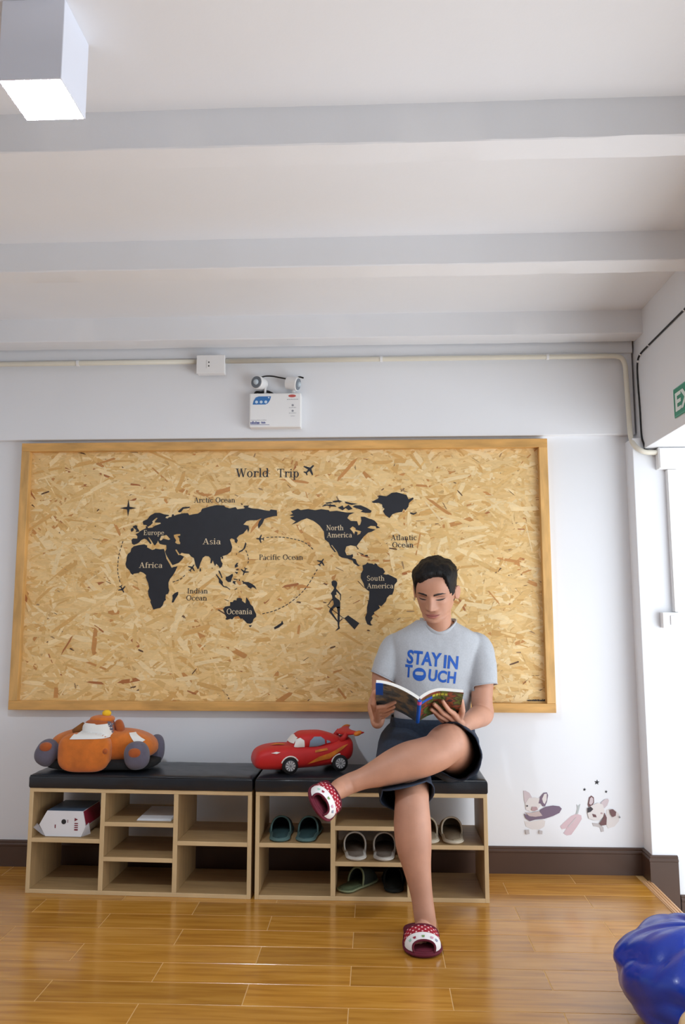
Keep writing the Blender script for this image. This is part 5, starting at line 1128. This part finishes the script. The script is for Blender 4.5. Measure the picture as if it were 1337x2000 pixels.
# hair: short faded sides, longer swept top
def hair():
    c0 = Vector((0, 0.005, 0.020)); rings = []; nphi, nth = 54, 130; HMi = HM.inverted(); out = MB()
    v = []; ok = []
    for i in range(nphi + 1):
        ph = PI * 0.78 * i / nphi
        for k in range(nth):
            th = 2 * PI * k / nth
            d = Vector((math.sin(ph) * math.cos(th), -math.sin(ph) * math.sin(th), math.cos(ph)))
            o = HM @ c0; dw = (HM.to_3x3() @ d).normalized(); hit = HEAD_BVH.ray_cast(o, dw)
            p = HMi @ hit[0] if hit[0] is not None else c0 + d * 0.08
            front = max(0.0, math.sin(th)); side = abs(math.cos(th)); back = max(0, -math.sin(th))
            # hairline height by direction
            line = 0.066 - 0.012 * (d.x / 0.5 if False else 0) if True else 0
            line = 0.084 + 0.004 * math.sin(d.x * 6 + 0.6) - 0.045 * max(0, -d.x - 0.05)
            if side > 0.55: line = line + (0.004 - line) * min(1, (side - 0.55) / 0.20)
            if side > 0.90: line = -0.030
            if math.sin(th) < 0.12: line = -0.052 - 0.03 * back
            if 0.12 <= math.sin(th) and side > 0.86: line = -0.012
            t = (p.z - line)
            top = min(1, max(0, (p.z - 0.034) / 0.045))
            thick = 0.0025 + (0.0130 * top ** 0.9 + 0.004 * front * top + 0.006 * math.exp(-((d.x + 0.12) / 0.28) ** 2) * max(0, d.z)) * (1 - 0.55 * side ** 2 * (1 - 0.6 * max(0, d.z)))
            edge = min(1, max(0, t / 0.010)); 
            if edge <= 0: thick = -0.004
            else: thick = -0.002 + (thick + 0.002) * edge ** 0.6
            thick += top * (0.0052 * noise.noise(Vector((p.x * 60, p.y * 38 + 4, p.z * 22))) + 0.0030 * noise.noise(Vector((p.x * 150, p.y * 70, p.z * 40))))
            v.append(HM @ (p + d * thick)); ok.append(edge > 0)
    f = []
    for i in range(nphi):
        for k in range(nth):
            a, b = i * nth + k, i * nth + (k + 1) % nth
            q = (a, b, b + nth, a + nth)
            if any(ok[j] for j in q): f.append(q)
    out.add(v, f); return out
ho = hair().build('hair', m_hair, man, smooth=True, M=PM_)
ho['label'] = 'short black hair with faded sides'

# ---- t-shirt
sh = MB()
sh.loft(trunk_rings(0.008, 0.57, 1.12))
limb(sh, [SR + Vector((0.050, 0.0, 0.012)), SR + Vector((0.0, 0, 0.0)), (0.4983,-0.2400,0.9318), (0.4737,-0.2460,0.8676)], [0.050, 0.058, 0.056, 0.053])
limb(sh, [SL + Vector((-0.050, 0.0, 0.012)), SL + Vector((0.002, 0, 0.0)), (0.8972,-0.2520,0.9166), (0.8999,-0.2660,0.8328)], [0.050, 0.060, 0.061, 0.058])
sme = remesh(sh, 0.0050, 't_shirt', 6, 0.5)
# folds
HEM_R, HEM_L = Vector((0.4737,-0.2460,0.8740)), Vector((0.9000,-0.2660,0.8391)); AX_R = (HEM_R - SR).normalized(); AX_L = (HEM_L - SL).normalized()
nrm = [v.normal.copy() for v in sme.vertices]
for v, n in zip(sme.vertices, nrm):
    p = v.co; low = min(1, max(0, (0.98 - p.z) / 0.25)); low2 = min(1, max(0, (0.80 - p.z) / 0.12))
    f = 0.0045 * low * noise.noise(Vector((p.x * 13 + p.z * 9, p.y * 8, p.z * 7 - p.x * 6))) + 0.0050 * low2 * noise.noise(Vector((p.x * 7, p.y * 9 + 3, p.z * 30)))
    f += 0.0016 * noise.noise(Vector((p.x * 30 + 5, p.y * 30, p.z * 24)))
    for sd, s0 in ((-1, SR), (1, SL)):
        q = p - (s0 + Vector((-sd * 0.05, 0, -0.085))); d2 = q.length
        if d2 < 0.14: f += -0.006 * math.exp(-(d2 / 0.06) ** 2) * (0.6 + 0.6 * math.sin(60 * (q.x * sd * 0.8 + q.z * 0.6)))
    v.co = p + n * f
CN = Vector((0.7153,-0.2620,1.0996)); 
def neck_in(p, k=1.0):
    u = (p.x - CN.x) / (0.0735 * k); w = (p.y + 0.258) / (0.066 * k)
    return u * u + w * w
zs_, zf_ = Vector((0.6416,-0.2580,1.1146)).z, Vector((0.7119,-0.3220,1.0518)).z
def neck_z(a):
    s = math.sin(a); return zs_ + (zf_ - zs_) * max(0, s) ** 1.4 + 0.012 * max(0, -s)
FULL_BVH = BVHTree.FromPolygons([v.co.copy() for v in sme.vertices], [tuple(p.vertices) for p in sme.polygons])
bm = bmesh.new(); bm.from_mesh(sme)
kill = [v for v in bm.verts if neck_in(v.co, 1.10) < 1.0 and v.co.z > neck_z(math.atan2(-(v.co.y + 0.262), v.co.x - CN.x)) + 0.002]
for hem, ax in ((HEM_R, AX_R), (HEM_L, AX_L)):
    kill += [v for v in bm.verts if (v.co - hem).dot(ax) > 0.004 and ((v.co - hem) - ax * (v.co - hem).dot(ax)).length < 0.066 and (v.co - hem).length < 0.10 and abs(v.co.x - trunk_c(v.co.z)) > 0.166]
bmesh.ops.delete(bm, geom=list(set(kill)), context='VERTS')
HEMS = []
for hem, ax in ((HEM_R, AX_R), (HEM_L, AX_L)):
    edge = [v for v in bm.verts if v.is_boundary and (v.co - hem).length < 0.085 and abs((v.co - hem).dot(ax)) < 0.02]
    for v in edge: v.co -= ax * ((v.co - hem).dot(ax) - 0.004)
    if edge:
        c = sum((v.co for v in edge), Vector()) / len(edge); X = ax.cross(Vector((0, 1, 0))).normalized(); Y = ax.cross(X)
        loop = sorted((v.co.copy() for v in edge), key=lambda q: math.atan2((q - c).dot(Y), (q - c).dot(X)))
        HEMS.append(loop[::2])
bm.to_mesh(sme); bm.free()
SHIRT_BVH = BVHTree.FromPolygons([v.co.copy() for v in sme.vertices], [tuple(p.vertices) for p in sme.polygons])
so = finish(sme, 't_shirt', m_shirt, man); so['label'] = 'heather grey crew neck t-shirt with blue lettering'
sd_ = so.modifiers.new('cloth', 'SOLIDIFY'); sd_.thickness = 0.003; sd_.offset = -1
for lp in HEMS:
    lp = [(lp[i - 1] + lp[i] * 2 + lp[(i + 1) % len(lp)]) / 4 for i in range(len(lp))]
    MB().tube(lp + [lp[0]], 0.0022, 6, caps=False).build('sleeve_hem', m_shirt, so, smooth=True, M=PM_)
# collar band following the neck hole
ring = []
for k in range(40):
    a = 2 * PI * k / 40
    h = FULL_BVH.find_nearest(Vector((CN.x + 0.074 * math.cos(a), -0.262 - 0.066 * math.sin(a), neck_z(a))))
    ring.append(h[0])
def smooth_loop(R, it=3):
    for _ in range(it): R = [(R[i - 1] + R[i] * 2 + R[(i + 1) % len(R)]) / 4 for i in range(len(R))]
    return R
ring = smooth_loop(ring, 4)
rr = []
for i, p in enumerate(ring):
    tdir = (ring[(i + 1) % 40] - ring[i - 1]).normalized(); out_ = Vector((p.x - CN.x, (p.y + 0.258), -0.05)).normalized(); up_ = tdir.cross(out_).normalized()
    if up_.z < 0: up_ = -up_
    rr.append([p + out_ * (0.0050 * math.cos(b) + 0.0005) + up_ * (0.0120 * math.sin(b) - 0.001) for b in [2 * PI * j / 10 for j in range(10)]])
MB().loft(rr, closed=True).build('collar', m_shirt, so, smooth=True, M=PM_)
# lettering
def shirt_text(s, bl, br, cap_px, bold=0.035):
    v, f = text_mesh(s, 1.0, bold, 1.02)
    x0 = min(p[0] for p in v); x1 = max(p[0] for p in v); y0 = 0.0; y1 = max(p[1] for p in v)
    bl, br = Vector(bl), Vector(br); ax = (br - bl); upv = Vector((-ax.z * 0.15, 0, 1)); cap = cap_px
    mb = MB(); mb.add([bl + ax * ((p[0] - x0) / (x1 - x0)) + Vector((-ax.z, 0, ax.x)).normalized() * ((p[1] - y0) / (y1 - y0) * cap) for p in v], f)
    return conform(mb, SHIRT_BVH, (0, 1, 0), 0.0009, 0.010)
LT = [('STAY', (0.5749,-0.4000,0.9325), (0.7159,-0.4000,0.9186), 0.055), ('IN', (0.7262,-0.4000,0.9145), (0.7860,-0.4000,0.9086), 0.052), ('T', (0.5670,-0.4000,0.8751), (0.5971,-0.4000,0.8732), 0.051), ('UCH', (0.6622,-0.4000,0.8623), (0.7757,-0.4000,0.8495), 0.047)]
for s, a, b, h in LT: shirt_text(s, a, b, h).build('lettering', m_blue, so, smooth=True, M=PM_)
oc = Vector((0.6273,-0.4000,0.8856))
mb = flat_shape([disc(oc.x, oc.z, 0.0275, 0, 28), [(oc.x - 0.017, oc.z + 0.000), (oc.x - 0.017, oc.z + 0.009), (oc.x - 0.010, oc.z + 0.012), (oc.x + 0.010, oc.z + 0.011), (oc.x + 0.017, oc.z + 0.008), (oc.x + 0.017, oc.z - 0.001), (oc.x + 0.010, oc.z - 0.004), (oc.x - 0.010, oc.z - 0.003)]], -0.40, 0.0)
conform(mb, SHIRT_BVH, (0, 1, 0), 0.0009, 0.008).build('round_emblem', m_blue, so, smooth=True, M=PM_)

# ---- shorts: pelvis and two open legs of cloth
def cloth_tube(pts, rad, squash, seed, n=7, seg=56, tilt=None):
    P = spline(pts, n); R = [q.x for q in spline([(r, 0, 0) for r in rad], n)]; rings = []
    for i, (p, r) in enumerate(zip(P, R)):
        d = (P[min(i + 1, len(P) - 1)] - P[max(i - 1, 0)]).normalized(); s = i / (len(P) - 1)
        if tilt is not None and s > 0.5: d = d.lerp(Vector(tilt).normalized(), (s - 0.5) * 2).normalized()
        X = d.cross(Vector((0, 0, 1))).normalized(); Z = X.cross(d).normalized(); ring = []
        for k in range(seg):
            a = 2 * PI * k / seg
            w = r * (1 + 0.05 * s * noise.noise(Vector((math.cos(a) * 2.2 + seed, math.sin(a) * 2.2, s * 2.5))) * 2 + 0.030 * noise.noise(Vector((math.cos(a) * 4 + seed, math.sin(a) * 4, s * 6))))
            ring.append(p + X * (w * math.cos(a)) + Z * (w * squash * math.sin(a)))
        rings.append(ring)
    return rings
so_ = MB()
so_.loft(trunk_rings(0.020, 0.46, 0.70), caps=False)
so_.ell((TX1, -0.215, 0.545), (0.185, 0.130, 0.075), 36, 20)
RL = cloth_tube([(0.775, -.16, .580), (0.7508,-0.3400,0.5690), (0.7517,-0.4600,0.5986), (0.7484,-0.5350,0.6139)], [0.112, 0.112, 0.108, 0.108], 0.96, 1.0, tilt=(-0.55, -0.8, 0.0))
RR_ = cloth_tube([(0.575, -.16, .575), (0.556, -.36, .545), (0.5525,-0.5000,0.5041), (0.5591,-0.6220,0.4749)], [0.116, 0.112, 0.104, 0.100], 0.94, 5.0, tilt=(0.12, -0.80, -0.58))
SKA, SKB = Vector((0.6701,-0.6200,0.5379)), Vector((0.4490,-0.6200,0.4917))
def under_shank(p):   # the thigh cloth is pressed flat where the other leg lies on it
    lim = SKB.z + (SKA.z - SKB.z) * (p.x - SKB.x) / (SKA.x - SKB.x) - 0.003
    return Vector((p.x, p.y, min(p.z, lim))) if p.y < -0.50 else p
RR_ = [[under_shank(p) for p in r] for r in RR_]
so_.loft(RL, caps=False); so_.loft(RR_, caps=False)
for R in (RL, RR_): so_.add(R[0], [tuple(range(len(R[0])))])
sho = so_.build('shorts', m_short, man, smooth=True, M=PM_); sho['label'] = 'dark navy knee-length shorts'
sd2 = sho.modifiers.new('cloth', 'SOLIDIFY'); sd2.thickness = 0.003; sd2.offset = -1
for R in (RL, RR_): MB().tube(list(R[-1]) + [R[-1][0]], 0.0028, 6, caps=False).build('hem', m_short, sho, smooth=True, M=PM_)

# ---- worn slippers: maroon, dotted upper, white band, open toe
m_mar = mat('maroon_cloth', rgb(98, 20, 40), 0.9, var=0.12, scale=60); m_rd = mat('red_cloth', rgb(160, 22, 44), 0.9, var=0.1, scale=60); m_bandw = mat('white_band_cloth', rgb(232, 228, 226), 0.85, var=0.03)
m_dot = mat('pale_pink_dot', rgb(246, 196, 198), 0.85, var=0.02)
def worn(M, label):
    t = empty('worn_slipper'); t.matrix_world = M; tag(t, label, 'slipper', 'red dotted slippers on the feet')
    sole, insole, edge, up, rim, rim2, G = slipper_parts(0.252, 0.122, 0.56, 0.965, 0.062, 0.038, 0.018, 1.04, toe_open=True)
    sole.build('sole', m_mar, t, smooth=True); insole.build('insole', m_mar, t, smooth=True); edge.build('sole_edge', m_mar, t, smooth=True)
    def strip(r0, r1, grow, name, m):
        mb = MB(); c = len(G[0])
        def pt(p, gk): return (p[0] * (1 + gk), p[1], p[2] + (gk * 0.06 if p[2] > 0.02 else 0))
        for gk in (grow, grow - 0.07):
            n0 = len(mb.v); mb.v += [pt(p, gk) for r in G[r0:r1 + 1] for p in r]
            for i in range(r1 - r0):
                for j in range(c - 1): mb.f.append((n0 + i * c + j, n0 + i * c + j + 1, n0 + (i + 1) * c + j + 1, n0 + (i + 1) * c + j)); mb.c.append(None)
        return mb.build(name, m, t, smooth=True, fixn=False)
    u = strip(0, 9, 0.0, 'upper', m_rd); strip(8, 16, 0.015, 'band', m_bandw)
    rim.build('binding', m_mar, t, smooth=True); rim2.build('binding', m_mar, t, smooth=True)
    dots = MB(); c = len(G[0])
    for i in (1, 3, 5, 7):
        for j in range(1, c - 1):
            if ((i - 1) // 2 + j) % 2: continue
            p = Vector(G[i][j]); du = (Vector(G[i][j + 1]) - Vector(G[i][j - 1])).normalized(); dv = (Vector(G[i + 1][j]) - Vector(G[i - 1][j])).normalized(); nn = du.cross(dv).normalized()
            if nn.dot(p - Vector((0, p.y, 0.01))) < 0: nn = -nn
            q = p + nn * 0.0010
            dots.add([q + du * 0.0034 * math.cos(b) + dv * 0.0030 * math.sin(b) for b in [2 * PI * k / 8 for k in range(8)]], [tuple(range(8))])
    dots.build('dots', m_dot, u, fixn=False)['kind'] = 'stuff'
    pal = [mat('motif_' + n, rgb(*c_), 0.8) for n, c_ in (('grey', (150, 150, 170)), ('pink', (206, 150, 170)), ('green', (120, 150, 90)), ('red', (150, 40, 60)), ('mint', (160, 200, 180)))]
    for q, j in enumerate((4, 6, 9, 12, 14)):
        p = (Vector(G[12][j]) + Vector(G[13][j])) / 2; du = (Vector(G[12][j + 1]) - Vector(G[12][j - 1])).normalized(); dv = (Vector(G[13][j]) - Vector(G[11][j])).normalized(); nn = du.cross(dv).normalized()
        if nn.dot(p - Vector((0, p.y, 0.01))) < 0: nn = -nn
        p = Vector((p.x * 1.015, p.y, p.z)) + nn * 0.0022
        mb = MB(); w_, h_ = 0.0055, 0.0050; mb.add([p - du * w_ - dv * h_, p + du * w_ - dv * h_, p + du * w_ * .6 + dv * h_, p - du * w_ * .7 + dv * h_ * .8], [(0, 1, 2, 3)]); mb.build('motif', pal[q], t, fixn=False)
    return t
worn(Matrix.Translation((RF.x + 0.002, -0.7335, 0.0008)) @ Matrix.Rotation(PI + 0.04, 4, 'Z'), 'red dotted slipper with white band on the planted foot')
MS = Matrix((( -FX_.x * -1, FY_.x, FZ_.x, 0), (-FX_.y * -1, FY_.y, FZ_.y, 0), (-FX_.z * -1, FY_.z, FZ_.z, 0), (0, 0, 0, 1)))
worn(Matrix.Translation(fp(0.0, 0.0, -0.018)) @ MS, 'red dotted slipper with white band on the raised crossed foot')

# ---- the open book
bk = empty('open_book', BK); tag(bk, 'open paperback with blue spine and colourful cover held over the lap', 'book')
KM = Matrix.Translation(-BK)
m_page = mat('book_pages', rgb(240, 238, 232), 0.7, var=0.02)
def cover_material(name, cols, sc_):
    m = bpy.data.materials.new(name); m.use_nodes = True; nt = m.node_tree; N = nt.nodes; L = nt.links; b = N['Principled BSDF']
    tc = N.new('ShaderNodeTexCoord'); nz = N.new('ShaderNodeTexNoise'); nz.inputs['Scale'].default_value = sc_; nz.inputs['Detail'].default_value = 3
    L.new(tc.outputs['Object'], nz.inputs['Vector']); rp = N.new('ShaderNodeValToRGB'); rp.color_ramp.interpolation = 'EASE'
    n = len(cols)
    rp.color_ramp.elements[0].color = rgb(*cols[0]); rp.color_ramp.elements[0].position = 0.30; rp.color_ramp.elements[1].color = rgb(*cols[-1]); rp.color_ramp.elements[1].position = 0.70
    for i in range(1, n - 1): e = rp.color_ramp.elements.new(0.30 + 0.40 * i / (n - 1)); e.color = rgb(*cols[i])
    L.new(nz.outputs['Fac'], rp.inputs[0]); L.new(rp.outputs[0], b.inputs['Base Color']); b.inputs['Roughness'].default_value = 0.3; return m
m_cl = cover_material('slate_cover_print', [(44, 58, 72), (84, 98, 108), (140, 130, 112), (58, 70, 86)], 22); m_cr = cover_material('colourful_cover_print', [(44, 70, 44), (104, 126, 54), (66, 62, 46), (150, 74, 48), (50, 46, 52)], 30)
m_spb = mat('blue_spine', rgb(28, 92, 196), 0.35); m_pkk = mat('pink_spine_label', rgb(214, 90, 170), 0.4)
def leaf(side, s0, s1, a0, a1, o0, o1, n=20):
    """a curved slab between two offsets from the cover line"""
    rings = []
    for i in range(n + 1):
        s = s0 + (s1 - s0) * i / n
        rings.append([bp(s, a0, side, o0), bp(s, a1, side, o0), bp(s, a1, side, o1), bp(s, a0, side, o1)])
    return MB().loft(rings)
for side, W_, m in ((-1, BWL, m_cl), (1, BWR, m_cr)):
    leaf(side, 0.006, W_, 0, BHT, 0.0, -0.0012).build('cover', m, bk, smooth=False, M=KM)
    autosmooth(leaf(side, 0.006, W_ - 0.002, 0.002, BHT - 0.001, -0.0014, -0.0130).build('page_block', m_page, bk, M=KM), 40)
leaf(-1, BWL - 0.030, BWL + 0.0004, 0.10, BHT + 0.0003, 0.0004, -0.0013).build('cover_corner', m_spb, bk, M=KM)
sp_r = []
for i in range(9):
    a = PI * (0.0 + i / 8.0); sp_r.append((0.0075 * math.cos(a), -0.0055 * math.sin(a)))
rings = [[BK + Vector((x, 0, 0)) + BN * (h + 0.003) + BT * t_ for x, h in sp_r] for t_ in (-0.0005, BHT * 0.5, BHT + 0.0005)]
MB().loft(rings).build('spine', m_spb, bk, smooth=False, M=KM)
rings = [[BK + Vector((x * 1.06, 0, 0)) + BN * (h * 1.12 + 0.003) + BT * t_ for x, h in sp_r] for t_ in (BHT * 0.84, BHT * 0.97)]
MB().loft(rings).build('spine_label', m_pkk, bk, M=KM)
leaf(1, 0.010, 0.050, 0.150, 0.172, 0.0005, 0.0001).build('cover_flash', m_spb, bk, M=KM)
m_yl = mat('yellow_title_print', rgb(196, 200, 70), 0.4)
for s0, s1, a0, a1 in ((0.050, 0.060, .165, .182), (0.063, 0.073, .166, .183), (0.076, 0.080, .166, .184), (0.083, 0.094, .167, .184), (0.098, 0.108, .166, .183)):
    leaf(1, s0, s1, a0, a1, 0.0005, 0.0001, 3).build('title_block', m_yl, bk, M=KM)
